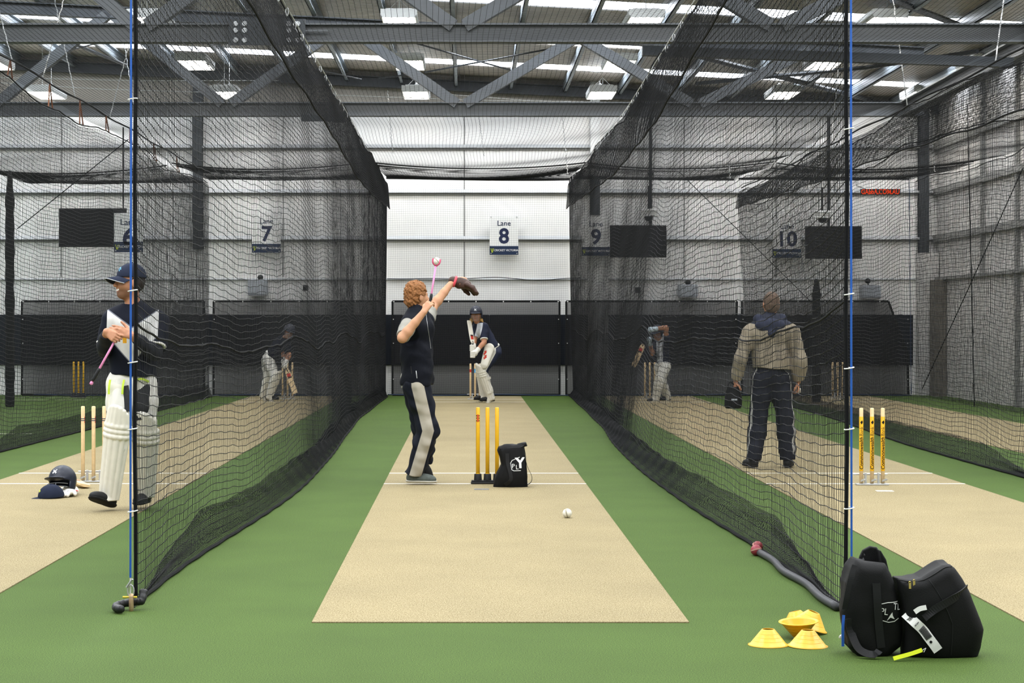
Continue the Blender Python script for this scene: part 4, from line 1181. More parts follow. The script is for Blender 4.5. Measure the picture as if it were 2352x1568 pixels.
for s in np.arange(.36, .62, .012):
    p, d, sd = tagpt(s, 0); w = .0008 + .0012 * ((int(s * 1000) * 7) % 3) / 2; b.obox(p, sd * .016, d * w, (0, .0004, 0))
b.build('barcode', M['black_m'], tg)
p, d, sd = tagpt(.70, -.004); b = MB(); b.lathe([(0, .001), (.0065, .001), (.0065, 0)], p, (0, -1, 0), 16); b.build('round_mark', M['black_m'], tg)
for s, txt, sz in ((.10, 'MEL', .020), (.24, 'AKL30', .009), (.84, '------', .012)):
    if txt == '------': continue
    v, f = text_mesh(txt, sz, .0004); p, d, sd = tagpt(s, 0)
    mesh_obj('tag_lettering', p - A(0, .001, 0) - v[:, :1] * sd + v[:, 1:2] * d, f, M['black_m'], tg, False)
lime = mat('yellow_tape', '#dcea2a', .5)
b = MB(); b.ribbon(spline([W(2052, 1512, Y - .07), W(2070, 1507, Y - .07), W(2095, 1500, Y - .06), W(2118, 1492, Y - .05)], 14), (.2, .3, 1), .018, .003); b.build('yellow_tag', lime, t)
b = MB(); q = W(2121, 1491, Y - .055); b.tube([q + A(-.004, 0, -.004), q, q + A(.012, 0, .006)], .0018, 5); b.tube([q + A(.002, 0, -.012), q + A(.01, 0, .004)], .0018, 5); b.build('tag_string', M['cable'], t)
p = W(1943, 1462, 8.66); S = SDF(.003); S.ell(p + A(0, 0, .002), (.02, .016, .013)); S.ell(p + A(-.014, 0, -.004), (.012, .014, .009)); S.cut(A(0, 0, .001), (0, 0, -1))
o = S.build('crumpled_tissue', paper, None, wrinkle=(.0025, 160), loc=(p[0], p[1], 0)); tag(o, 'small crumpled white tissue on the turf behind the open bag', 'tissue')

# ================================================================== helmet, cap, gloves and bat on the left mat
M['navy'] = mat('navy_shell', '#131929', 0.4, 0.4)
M['navy_cloth'] = mat('navy_cloth', '#1c2335', 0.85, 0.2, noise=(20, .12), bump=(300, .3, .002))
M['grille'] = mat('grey_grille', '#8d9094', .35, .5, .7)
M['white_leather'] = mat('white_leather', '#dcd9cf', .5, .35, noise=(14, .06))
def axes(F, U=(0, 0, 1)):
    F = unit(F); R = unit(np.cross(F, U)); U = np.cross(R, F)
    return R, F, U
def helmet(c, F, U, label, s=1.0, crest=True, parent=None, h=.005):
    """batting helmet: shell with peak, ear guards and a face grille"""
    R, F, U = axes(F, U); L = lambda x, y, z: np.asarray(c) + s * (x * R + y * F + z * U)
    t = parent or thing('batting_helmet', c, label, 'helmet')
    RM = np.stack([R, F, U])
    S = SDF(h * s); S.ell(L(0, -.005, .02), A(.108, .128, .122) * s, RM)
    S.ell(L(0, -.005, .015), A(.094, .114, .108) * s, RM, .004, 's')
    S.cut(L(0, 0, -.005), -U + .12 * F)
    for q in (-1, 1): S.ell(L(q * .098, .0, -.035), A(.012, .045, .05) * s, RM, .012)
    S.ell(L(0, .115, .012), A(.085, .075, .010) * s, RM, .012)
    sh = S.build('shell', M['navy'], t)
    for zz, yy, w in ((-.03, .15, .085), (-.055, .152, .082), (-.083, .145, .075), (-.11, .13, .062)):
        a = np.linspace(-1.35, 1.35, 15); MB().tube([L(w * 1.12 * math.sin(q), yy * math.cos(q) * .75 + .035, zz + .0) for q in a], .0032 * s, 5).build('grille_bar', M['grille'], t)
    for x in (-.035, .035): MB().tube([L(x, .145, -.028), L(x * .9, .145, -.07), L(x * .8, .13, -.112)], .003 * s, 5).build('grille_bar', M['grille'], t)
    if crest:
        it = []
        for pts in ([(-.016, .018), (.012, -.018)], [(.016, .018), (-.012, -.018)], [(-.018, -.012), (0, .006), (.018, -.012)], [(-.012, .006), (.012, .006)]):
            v, f = stroke(pts, .005)
            w, f2 = onto(sh, v * s, f, L(0, .12, .078), -R, unit(U - .55 * F), .002, .008); it.append((w, f2))
        b = MB()
        for w, f2 in it: b.add(w, f2)
        b.build('crest', M['logo'], t)
    return t
def cap(c, F, U, label=None, s=1.0, parent=None, matl=None, logo=None, brim=.085):
    R, F, U = axes(F, U); L = lambda x, y, z: np.asarray(c) + s * (x * R + y * F + z * U); RM = np.stack([R, F, U])
    t = parent or thing('baseball_cap', c, label, 'cap')
    S = SDF(.004 * s); S.ell(L(0, -.005, .0), A(.086, .104, .098) * s, RM); S.ell(L(0, -.005, -.006), A(.080, .098, .092) * s, RM, .003, 's'); S.cut(L(0, 0, -.004), -U)
    cr = S.build('crown', matl or M['navy_cloth'], t)
    V, F_ = [], []
    a = np.linspace(-1.15, 1.15, 19)
    for q in a:
        x0, y0 = .084 * math.sin(q), .1 * math.cos(q); x1, y1 = .092 * math.sin(q * 1.02), .1 * math.cos(q) + brim * math.cos(q * .95) ** .8 - .0
        for x, y, dz in ((x0, y0, 0), ((x0 + x1) / 2, (y0 + y1) / 2, -.006), (x1, y1, -.018)):
            V.append(L(x, y - .005, .004 + dz - 1.3 * (x * x) / .1 * .35))
    k = len(V); V2 = [p - U * .004 * s for p in V]
    for i in range(18):
        for j in range(2):
            q = [i * 3 + j, i * 3 + 3 + j, i * 3 + 4 + j, i * 3 + 1 + j]; F_.append(q); F_.append([z + k for z in q][::-1])
    for i in range(18): F_.append([i * 3 + 2, i * 3 + 5, i * 3 + 5 + k, i * 3 + 2 + k])
    bo = mesh_obj('peak', V + V2, F_, matl or M['navy_cloth'], t)
    MB().tube([V[i * 3 + 2] - U * .002 for i in range(19)], .0028 * s, 5).build('peak_piping', mat('grey_piping', '#a9abb0', .7), t)
    MB().tube([L(0, -.005, .098), L(0, -.005, .103)], .008 * s, 8).build('button', matl or M['navy_cloth'], t)
    if logo:
        b = MB()
        for pts in logo[1]:
            v, f = stroke(pts, .006); w, f2 = onto(cr, v * s, f, L(0, .09, .052), -R, unit(U - .5 * F), .002, .008); b.add(w, f2)
        b.build('emblem', logo[0], t)
    return t
YH = 16.45
helmet(W(143, 1107, YH), (-.36, -.88, .22), (-.05, .25, 1), 'navy batting helmet with white crest and grey grille on the left mat', 1.06)
cap(W(116, 1143, 16.2) + A(0, 0, .012), (-.92, -.32, -.05), (-.1, -.1, 1), 'navy cap with lime emblem lying in front of the helmet', 1.08, None, None, (M['sign_lime'], [[(-.02, -.004), (.0, .012), (.022, .004)], [(-.01, .01), (.02, -.004)]]))
def glove(c, F, label, U=(0, 0, 1)):
    R, F, U = axes(F, U); L = lambda x, y, z: np.asarray(c) + x * R + y * F + z * U; RM = np.stack([R, F, U])
    t = thing('batting_glove', c, label, 'glove')
    S = SDF(.004); S.ell(L(0, 0, .035), (.05, .065, .032), RM)
    for i, x in enumerate((-.04, -.014, .013, .038)): S.chain([L(x, .045, .04), L(x * 1.1, .085, .038), L(x * 1.1, .11, .018)], [.017, .016, .015], .004)
    S.chain([L(-.05, -.01, .03), L(-.075, .03, .022)], [.018, .015], .006); S.cap(L(0, -.05, .03), L(0, -.10, .03), .04, .043, .02, ((0, 0, 1), .7))
    S.cut(L(0, 0, .001), (0, 0, -1)); S.build('leather', M['white_leather'], t)
    b = MB()
    for x in (-.027, 0, .026): b.tube([L(x, .05, .055), L(x, .085, .053)], .002, 4)
    b.build('finger_seams', M['grille'], t); MB().ribbon([L(-.05, -.075, .04), L(0, -.078, .062), L(.05, -.075, .04)], F, .022, .003).build('wrist_strap', M['red'], t)
p = onfloor(163, YH, .007); p[1] = 16.36; glove(p, (-.25, -.95, 0), 'white batting glove lying under the front of the helmet')
p = onfloor(152, 16.62, .007); glove(p, (.6, -.6, .15), 'white batting glove tucked inside the helmet grille', (0, .1, 1))
def bat(handle_end, toe, normal, label=None, parent=None, bladecol=None, name='cricket_bat'):
    """cricket bat from the top of the handle to the toe; normal: facing of the blade's flat side"""
    a, b_ = np.asarray(handle_end, float), np.asarray(toe, float); d = unit(b_ - a); n = unit(normal - d * np.dot(normal, d)); w = np.cross(d, n); Ln = np.linalg.norm(b_ - a); hl = .34 * Ln
    t = parent or thing(name, b_, label, 'cricket bat')
    V, F = [], []; st = np.linspace(0, 1, 12)
    for q in st:
        c = a + d * (hl + (Ln - hl) * q); hw = .054 * min(1, .45 + q * 5) ; th = .018 + .02 * math.sin(min(q * 1.25, 1) * math.pi * .9) if q < .97 else .012
        if q > .98: hw *= .85
        for x, y in ((-hw, .012), (hw, .012), (hw, -.004), (hw * .35, -th), (-hw * .35, -th), (-hw, -.004)): V.append(c + w * x + n * y)
    for i in range(11):
        for k in range(6): l = (k + 1) % 6; F.append([i * 6 + k, i * 6 + l, i * 6 + 6 + l, i * 6 + 6 + k])
    F += [[5, 4, 3, 2, 1, 0], [66 + k for k in range(6)]]
    mesh_obj('blade', V, F, M['wood'] if bladecol is None else bladecol, t, False)
    MB().tube([a, a + d * .03, a + d * (hl + .05)], [.019, .0165, .016], 10).build('handle', M['rubber'], t, True)
    for q, hx, m_ in ((.25, .035, M['red']), (.33, .02, M['black_m'])):
        c = a + d * (hl + (Ln - hl) * q) + n * .0128; MB().obox(c, w * .038, d * hx, n * .0006).build('sticker', m_, t)
    return t
bat(onfloor(150, 17.95, .05), onfloor(196, 17.12, .035), (0.15, .12, .98), 'wooden cricket bat lying behind the helmet, its toe showing')
# ================================================================== people
M['skin'] = mat('skin', '#b37f61', .5, .35, noise=(30, .05), masks=(('stubble', '#77543f', .014), ('brow', '#3a2a20'), ('lips', '#9a6155', .003), ('teeth', '#ece7dd'), ('eye', '#2a211d')))
M['skin_fair'] = mat('skin_fair', '#bd8c6c', .5, .35, noise=(30, .05), masks=(('brow', '#8a5a38'), ('lips', '#ab7064', .003), ('eye', '#2a211d')))

def head_sdf(S, H, F, U, s, k=.012):
    R, F, U = axes(F, U); RM = np.stack([R, F, U]); L = lambda x, y, z: np.asarray(H) + s * (x * R + y * F + z * U)
    S.ell(L(0, -.012, .03), A(.077, .098, .098) * s, RM, k); S.ell(L(0, .030, -.035), A(.063, .066, .085) * s, RM, .03 * s)
    S.ell(L(0, .062, -.088), A(.030, .026, .022) * s, RM, .025 * s)
    for q in (-1, 1):
        S.ell(L(q * .036, .064, -.02), A(.028, .024, .028) * s, RM, .02 * s)
        S.cap(L(q * .008, .088, .033), L(q * .045, .075, .030), .009 * s, .008 * s, .012 * s)
        S.ell(L(q * .030, .098, .010), A(.014, .012, .009) * s, RM, .008 * s, 's')
        S.ell(L(q * .030, .080, .009), A(.013, .012, .010) * s, RM, .004 * s)
        S.ell(L(q * .080, -.008, .0), A(.011, .022, .034) * s, RM, .006 * s)
    S.cap(L(0, .090, .022), L(0, .114, -.018), .008 * s, .013 * s, .010 * s); S.ell(L(0, .106, -.022), A(.018, .013, .010) * s, RM, .006 * s)
    S.cap(L(-.018, .086, -.050), L(.018, .086, -.050), .007 * s, k=.005 * s); S.cap(L(-.016, .085, -.062), L(.016, .085, -.062), .008 * s, k=.005 * s)
    return L
def head_masks(H, F, U, s, smile=False, stubble=False):
    R, F, U = axes(F, U)
    def loc(v): d = (v - np.asarray(H)) / s; return d @ R, d @ F, d @ U
    def eye(v): x, y, z = loc(v); return np.minimum(.0075 - np.hypot(np.abs(x) - .030, (z - .009) * 1.6), y - .06)
    def brow(v): x, y, z = loc(v); return np.minimum.reduce([.005 - np.abs(z - .036 + .12 * (np.abs(x) - .03)), np.abs(x) - .012, .048 - np.abs(x), y - .05])
    def lips(v): x, y, z = loc(v); return np.minimum.reduce([.012 - np.abs(z + .056), .024 - np.abs(x) - 4 * (z + .056) ** 2, y - .07])
    m = dict(eye=eye, brow=brow, lips=lips)
    if smile:
        m['teeth'] = lambda v: (lambda x, y, z: np.minimum.reduce([.007 - np.abs(z + .053 - 9 * x * x), .026 - np.abs(x), y - .06]))(*loc(v))
    if stubble:
        m['stubble'] = lambda v: (lambda x, y, z: np.minimum.reduce([-.028 - z - .5 * np.maximum(.03 - np.abs(x), 0), z + .125, y + .015]))(*loc(v))
    return m
def hand_sdf(S, w, d, n, side, curl=.5, s=1.0, thumb_curl=.4, spread=.0):
    """w wrist, d finger direction, n palm normal, side +1/-1 puts the thumb on d x n"""
    w = np.asarray(w, float); d = unit(d); n = unit(n - d * np.dot(n, d)); lat = np.cross(d, n) * side
    ks = []
    for i, x in enumerate((.030, .010, -.010, -.029)):
        kn = w + s * (d * (.090 - .004 * abs(i - 1.2) ** 1.5) + lat * x); ks.append(kn)
        S.cap(w + s * (lat * x * .55 + d * .01), kn, .015 * s, .0115 * s, .012 * s, (n, .85))
    for i, (kn, ln) in enumerate(zip(ks, (.072, .080, .074, .058))):
        p, a = kn, curl * (.35 + .03 * i); dd = unit(d + lat * (1.2 - i) * spread)
        for j, fr in enumerate((.46, .30, .24)):
            q = p + s * ln * fr * (math.cos(a) * dd + math.sin(a) * n); S.cap(p, q, (.0094 - .0008 * j) * s, (.0088 - .0009 * j) * s, .003 * s); p = q; a += curl * (1.0 if j == 0 else .7)
    t0 = w + s * (d * .028 + lat * .024 + n * .006); t1 = t0 + s * .042 * unit(d * .55 + lat * .75 + n * .35); t2 = t1 + s * .030 * unit(d * .85 + lat * (.45 - thumb_curl) + n * (.25 + thumb_curl)); t3 = t2 + s * .024 * unit(d * .9 + lat * (.25 - 1.2 * thumb_curl) + n * (.2 + thumb_curl))
    S.chain([t0, t1, t2, t3], [.0155 * s, .012 * s, .0105 * s, .0085 * s], .006 * s)
class Person:
    def __init__(s, label, J, h=1.85, hv=.006, skin='skin', **face):
        s.J = {k: np.asarray(v, float) for k, v in J.items()}; J = s.J; s.s = h / 1.82; s.hv = hv; s.skin = M[skin]
        base = (J['AL'] + J['AR']) / 2; s.root = thing('person', (base[0], base[1], 0), label, 'person')
        s.right = unit(J['SR'] - J['SL']); up = unit(J['N'] - J['P']); s.fwd = unit(np.cross(up, s.right)); s.up = up
        s.pright = unit(J['HR'] - J['HL']); s.pfwd = unit(np.cross(A(0, 0, 1), s.pright)); s.face = face; s.hands = []
    def torso(s, S, inf=0.0, k=.04, w=1.0, belly=0.0):
        J, q, F = s.J, s.s, s.fwd
        C = J['P'] + .74 * (J['N'] - J['P']); Wt = J['P'] + .36 * (J['N'] - J['P'])
        S.cap(C, Wt, (.158 * w) * q + inf, (.140 * w + belly) * q + inf, k, (F, .72)); S.cap(Wt, J['P'], (.140 * w + belly) * q + inf, .158 * w * q + inf, k, (s.pfwd, .76))
        for a in 'LR':
            sh = J['S' + a]; S.cap(sh * .86 + C * .14, C * .75 + sh * .25, .062 * q + inf, .10 * q + inf, k)
        nb = J['N']; S.cap(J['SL'] * .72 + nb * .28, nb, .052 * q + inf, .056 * q + inf, k); S.cap(J['SR'] * .72 + nb * .28, nb, .052 * q + inf, .056 * q + inf, k)
    def arm(s, S, a, inf=0.0, t0=0.0, t1=2.0, k=.02, taper=0.0):
        """arm from t0 to t1 (1 = elbow, 2 = wrist); cut flat at t1 if short of the wrist"""
        J, q = s.J, s.s; sh, el, wr = J['S' + a], J['E' + a], J['W' + a]
        pt = lambda t: sh + (el - sh) * t if t <= 1 else el + (wr - el) * (t - 1)
        rd = lambda t: q * np.interp(t, [0, .35, .9, 1, 1.25, 1.6, 2], [.060, .053, .044, .042, .044, .036, .028]) + inf * (1 - taper * t / 2)
        ts = [t0] + [t for t in (.35, .9, 1.0, 1.25, 1.6) if t0 < t < t1] + [t1]
        for i in range(len(ts) - 1): S.cap(pt(ts[i]), pt(ts[i + 1]), rd(ts[i]), rd(ts[i + 1]), k if i else k, fb=(i == len(ts) - 2 and t1 < 2))
        return pt, rd
    def leg(s, S, a, inf=0.0, t0=0.0, t1=2.0, k=.03, infb=None, cut=True):
        J, q = s.J, s.s; hp, kn, an = J['H' + a], J['K' + a], J['A' + a]; infb = inf if infb is None else infb
        pt = lambda t: hp + (kn - hp) * t if t <= 1 else kn + (an - kn) * (t - 1)
        rd = lambda t: q * np.interp(t, [0, .4, .9, 1, 1.3, 1.7, 2], [.095, .080, .060, .057, .060, .045, .040]) + inf + (infb - inf) * t / 2
        back = -s.pfwd
        ts = [t0] + [t for t in (.4, .9, 1.0, 1.3, 1.7) if t0 < t < t1] + [t1]
        for i in range(len(ts) - 1): S.cap(pt(ts[i]), pt(ts[i + 1]), rd(ts[i]), rd(ts[i + 1]), k, fb=(cut and i == len(ts) - 2))
        return pt, rd
    def body(s):
        J, q = s.J, s.s; S = SDF(s.hv)
        head_sdf(S, J['H'], J['HF'], J['HU'], q)
        R, F, U = axes(J['HF'], J['HU']); nk = J['H'] + q * (-.022 * F - .075 * U)
        S.cap(nk, J['N'] - .02 * s.up * q, .054 * q, .060 * q, .025 * q); s.torso(S, -.008)
        for a in 'LR':
            s.arm(S, a, 0.0, k=.015); s.leg(S, a, -.006, cut=False); an, to = J['A' + a], J['T' + a]
            ff = unit(J['F' + a]) if 'F' + a in J else unit(to - an); uu = unit(J.get('U' + a, A(0, 0, 1))); S.cap(an - uu * .02, an - uu * .035 * q + ff * .13 * q, .032 * q, .022 * q, .02)
        for hd in s.hands: hand_sdf(S, *hd[:-1], s=q * 1.0, **hd[-1])
        S.build('body', s.skin, s.root, masks=head_masks(J['H'], J['HF'], J['HU'], q, **s.face)); return s
    def shoe(s, a, material, sole, toe=None, up=None):
        J, q = s.J, s.s; an = J['A' + a]; to = J['T' + a]; d = unit(to - an)
        f = s.J.get('F' + a); f = unit(f) if f is not None else unit(A(d[0], d[1], 0)); u = unit(s.J.get('U' + a, A(0, 0, 1))); u = unit(u - f * np.dot(u, f)); w = np.cross(f, u); RM = np.stack([w, f, u])
        c = an - u * (.072 * q)                     # sole level under the ankle
        L = lambda x, y, z: c + q * (x * w + y * f + z * u)
        S = SDF(.005); S.ell(L(0, -.01, .042), A(.040, .055, .045) * q, RM, .02); S.ell(L(0, .085, .038), A(.046, .088, .044) * q, RM, .03); S.ell(L(0, .145, .032), A(.043, .058, .036) * q, RM, .02)
        S.cap(L(0, -.01, .04), L(0, -.015, .085), .043 * q, .040 * q, .015); S.cut(L(0, 0, .012), -u); S.cut(L(0, 0, .092), u); S.build('shoe', material, s.root)
        S = SDF(.005); S.ell(L(0, -.01, .02), A(.043, .062, .03) * q, RM, .02); S.ell(L(0, .09, .02), A(.049, .10, .03) * q, RM, .03); S.ell(L(0, .15, .02), A(.045, .062, .028) * q, RM, .02)
        S.cut(L(0, 0, .020), u); S.cut(L(0, 0, 0), -u); S.build('shoe_sole', sole, s.root)
def pad_sdf(S, A_, K_, front, s=1.0, kneepart=True):
    """cricket leg guard round the front of a shin: upright bolsters, knee rolls, top flap and instep"""
    d = unit(K_ - A_); fr = unit(front - d * np.dot(front, d)); sd = np.cross(d, fr); Ln = np.linalg.norm(K_ - A_)
    P = lambda ang, t, r: A_ + d * t + s * r * (math.cos(ang) * fr + math.sin(ang) * sd)
    for i, a in enumerate(np.linspace(-1.5, 1.5, 7)):
        S.cap(P(a, -.03, .060), P(a, Ln - .10, .078), .021 * s, .024 * s, .004)
    for z in (Ln - .085, Ln - .045, Ln - .005):
        pts = [P(a, z, .088) for a in np.linspace(-1.55, 1.55, 9)]; S.chain(pts, [.022 * s] * 9, .006)
    S.cap(A_ - d * .02, A_ + d * (Ln + .05), .062 * s, .080 * s, .02)
    for a in np.linspace(-1.25, 1.25, 8): S.cap(P(a, Ln + .01, .084), P(a * .85, Ln + .15 - .035 * a * a, .080), .022 * s, .021 * s, .009)
    S.cap(P(0, -.03, .062), P(0, -.075, .085), .045 * s, .040 * s, .02, (sd, 1.2))
def collar(S, N, up, F, q, r=.064, h=.04):
    S.cap(N - up * .01, N + up * (h + .045), (r + .022) * q, (r + .004) * q, .012, fb=True); S.cap(N + up * .02, N + up * (h + .10), (r - .006) * q, (r - .002) * q, .003, mode='s')

# ------------------------------------------------------------------ the bowler in the centre lane
Y0 = 17.60; B = lambda px, py, dy=0.0: W(px, py, Y0 + dy)
J = dict(H=B(958, 682, .02), HF=(.80, .55, .02), HU=(.10, 0, 1), N=B(958, 722, .0), SL=B(978, 742, .17), SR=B(938, 748, -.17), EL=B(994, 704, .40), ER=B(924, 776, -.40),
         WL=B(1037, 650, .50), WR=B(973, 717, -.40), P=B(958, 878, 0), HL=B(953, 888, .085), HR=B(958, 888, -.085), KL=B(970, 985, .10), KR=B(984, 988, -.07), AL=B(979, 1058, .28), AR=B(950, 1089, -.02),
         TL=B(1000, 1092, .30), TR=B(994, 1104, -.05), FR=(1, -.06, -.02), UR=(0, 0, 1), FL=(.42, .1, -.9), UL=(.9, 0, .42))
pb = Person('person throwing in the centre lane, navy vest, curly ginger hair, brown mitt raised', J, 1.92, .0055, 'skin_fair')
dR = B(990, 690, -.40) - J['WR']; dL = B(1062, 636, .55) - J['WL']
pb.hands = [(J['WR'], dR, A(.5, .75, -.35), 1, dict(curl=1.15, thumb_curl=.3)), (J['WL'], dL, A(.3, .4, -.8), -1, dict(curl=.5))]
pb.body()
q = pb.s; R_, F_, U_ = axes(J['HF'], J['HU']); L = lambda x, y, z: J['H'] + q * (x * R_ + y * F_ + z * U_); RM = np.stack([R_, F_, U_])
S = SDF(.005); S.ell(L(0, -.018, .045), A(.088, .106, .104) * q, RM); S.ell(L(0, -.055, -.03), A(.072, .064, .072) * q, RM, .03); S.cut(L(0, .062, .03), F_ * .9 - U_ * .18); S.cut(L(0, .02, -.01), F_ * .75 - U_ * .55, L(0, .06, -.05), .11 * q)
S.build('curly_hair', mat('ginger_hair', '#8f6038', .7, .3, noise=(70, .35), bump=(120, 1, .01)), pb.root, wrinkle=(.0042, 150), seed=2)
M['vest'] = mat('navy_vest', '#0c0f18', .75, .15, noise=(9, .12), bump=(30, .25, .01))
S = SDF(.0065); pb.torso(S, .030, .045, 1.02); S.cap(B(958, 868), B(958, 885), .165, .165, .04, (pb.pfwd, .82))
S.cut(B(958, 884), (0, 0, -1)); collar(S, J['N'] + A(0, 0, .0), unit(A(.15, .0, 1)), F_, q, .070, .055)
for a in 'LR': S.cut(J['S' + a] + (J['E' + a] - J['S' + a]) * .12, J['E' + a] - J['S' + a], J['S' + a] + (J['E' + a] - J['S' + a]) * .45, .17)
vest = S.build('vest', M['vest'], pb.root, wrinkle=(.0052, 26, (1, 1, .8)), seed=5)
MB().tube(spline(on_front(vest, [(979 + 11 * t, 722 + 78 * t) for t in np.linspace(0, 1, 12)], Y0, .001), 30), .0025, 5).build('zip', M['galv'], pb.root)
for px, py in ((946, 848), (958, 858)): MB().ribbon(spline(on_front(vest, [(px - 1, py - 8), (px, py), (px + 1, py + 9)], Y0, .003), 8), (1, 0, 0), .007, .002).build('pocket_zip', M['strap'] if px < 950 else M['galv'], pb.root)
M['grey_shirt'] = mat('grey_shirt', '#8d8b83', .8, .2, noise=(12, .06))
S = SDF(.006)
for a in 'LR': pb.arm(S, a, .015, 0.0, .86 if a == 'R' else .7, .02)
pb.torso(S, -.004, .03); S.cap(B(953, 874), B(953, 892), .168, .166, .03, (pb.pfwd, .80), fb=True); S.build('undershirt', M['grey_shirt'], pb.root, wrinkle=(.003, 28), seed=7)
axx = lambda z: np.interp(z, [J['AR'][2], J['KR'][2], J['HR'][2]], [J['AR'][0] + .02, J['KR'][0], J['HR'][0] + .01])
axy = lambda z: np.interp(z, [J['AR'][2], J['KR'][2], J['HR'][2]], [J['AR'][1], J['KR'][1], J['HR'][1]])
M['track_pants'] = mat('navy_track_pants', '#10141f', .75, .18, noise=(9, .1), masks=(('side_panel', '#a39d90'),))
S = SDF(.006); S.cap(B(957, 872), J['P'], .150, .155, .04, (pb.pfwd, .78))
pb.leg(S, 'R', .022, infb=.040); pb.leg(S, 'L', .022, infb=.036); S.cut(B(957, 876), (0, 0, 1))
S.build('track_pants', M['track_pants'], pb.root, wrinkle=(.0065, 30, (1, 1, .9)), seed=9,
        masks={'side_panel': lambda v: np.minimum(np.interp(v[:, 2], [0, .5, 1.0], [.060, .055, .062]) - np.abs(v[:, 0] - axx(v[:, 2])), axy(v[:, 2]) - .015 - v[:, 1])})
M['shoe_grey'] = mat('grey_trainer', '#4d5450', .7, .25, noise=(40, .2)); M['sole_pale'] = mat('pale_sole', '#b9b5a9', .6); M['shoe_black'] = mat('black_trainer', '#121315', .6, .3, noise=(30, .2)); M['sole_black'] = mat('black_sole', '#0d0e0f', .7)
pb.shoe('R', M['shoe_grey'], M['sole_pale']); pb.shoe('L', M['shoe_black'], M['sole_black'])
# brown mitt on the far hand
c = B(1064, 653, .52); t = thing('fielding_mitt', c, 'brown leather mitt on the raised hand of the bowler', 'mitt')
S = SDF(.005); dm = unit(A(.9, .05, -.30)); nm = unit(A(-.3, -.2, -.92)); lm = np.cross(dm, nm)
S.ell(c, A(.085, .05, .06), np.stack([dm, lm, nm]), .02)
for x, ln in ((-.045, .085), (-.015, .10), (.016, .10), (.045, .085)): S.chain([c + lm * x + dm * .03, c + lm * x * 1.25 + dm * (.05 + ln * .5) + nm * .012, c + lm * x * 1.3 + dm * (.05 + ln) + nm * .045], [.026, .024, .019], .007)
S.chain([c - dm * .02 + lm * .06, c + dm * .045 + lm * .095 + nm * .03, c + dm * .085 + lm * .085 + nm * .055], [.028, .024, .018], .01); S.cap(c - dm * .05, c - dm * .105, .045, .042, .02)
S.ell(c + nm * .055 + dm * .02, A(.06, .045, .03), np.stack([dm, lm, nm]), .01, 's')
S.build('leather', mat('brown_leather', '#3b241a', .5, .35, noise=(18, .25)), t, wrinkle=(.002, 60)); p = c - dm * .085
b = MB(); u1 = lm; u2 = np.cross(dm, lm); b.tube([p + .046 * (math.cos(a) * u1 + math.sin(a) * u2) for a in np.linspace(0, 6.28, 21)[:-1]], .013, 6, closed=True); b.build('wrist_strap', mat('pink_strap', '#d8505c', .6), t, True)
def thrower(a, c, label, grip=(0.0, .42), cup=True):
    """ball thrower: shaft from grip end a to cup end c"""
    a, c = np.asarray(a, float), np.asarray(c, float); t = thing('ball_thrower', a, label, 'ball thrower'); d = unit(c - a)
    pink = mat('pink_plastic', '#d888b4', .45, .35)
    MB().tube([a, c], [.010, .0085], 10).build('shaft', pink, t, True); Ln = np.linalg.norm(c - a)
    MB().tube([a + d * .02, a + d * .04, a + d * (Ln * grip[1] - .02), a + d * Ln * grip[1]], [.012, .0155, .0145, .011], 10).build('grip', M['rubber'], t, True)
    MB().lathe([(0, -.014), (.012, -.01), (.014, 0), (.012, .012), (0, .018)], a, d, 12).build('end_knob', pink, t, True)
    return t, d
t, d = thrower(B(987, 702, -.385), B(1001, 610, -.34), 'pink ball thrower held up in the right hand of the bowler', (0, .30))
b = MB(); tc = B(1003, 600, -.335)
for k in range(3):
    a = 2.1 * k + .4; u1 = unit(np.cross(d, A(0, 1, 0))); u2 = np.cross(d, u1); b.tube(spline([tc - d * .045, tc - d * .02 + .034 * (math.cos(a) * u1 + math.sin(a) * u2), tc + d * .02 + .038 * (math.cos(a) * u1 + math.sin(a) * u2)], 8), .008, 6)
b.build('cup_prongs', mat('pink_cup', '#c94f72', .45), t, True); ball(tc, .036, '#dcd9cf', '#b0a893', 'white ball held in the raised pink ball thrower', (.6, .2, .5))

# ------------------------------------------------------------------ the smiling batter by the left cable
Y0 = 15.25; B = lambda px, py, dy=0.0: W(px, py, Y0 + dy)
J = dict(H=B(297, 652, -.02), HF=(-.84, -.53, .06), HU=(-.02, .05, 1), N=B(306, 712, 0), SL=B(368, 738, .04), SR=B(256, 735, -.02), EL=B(356, 812, -.10), ER=B(240, 806, -.06), WL=B(302, 770, -.31), WR=B(268, 775, -.34) - .088 * unit(A(.75, -.5, -.42)) - .034 * unit(A(.435, .858, -.245)),
         P=B(303, 868, 0), HL=B(326, 884, .03), HR=B(278, 884, -.03), KL=B(336, 985, -.04), KR=B(274, 975, -.16), AL=B(333, 1133, .10), AR=B(252, 1140, -.10), TL=B(326, 1158, -.14), TR=B(222, 1150, -.34),
         FR=(-.55, -.80, .34), UR=(-.36, -.25, .9), FL=(-.15, -.98, 0))
pl = Person('person smiling in a navy cap and white pads, standing behind the blue cable at left', J, 1.96, .0045, 'skin', smile=True, stubble=True)
pl.hands = [(J['WR'], A(.75, -.5, -.42), A(.435, .858, -.245), 1, dict(curl=1.25, thumb_curl=.3)), (J['WL'], A(-.80, -.22, .30), A(-.25, .9, -.3), -1, dict(curl=.32, thumb_curl=-.1))]
pl.body(); q = pl.s
R_, F_, U_ = axes(J['HF'], J['HU']); L = lambda x, y, z: J['H'] + q * (x * R_ + y * F_ + z * U_); RM = np.stack([R_, F_, U_])
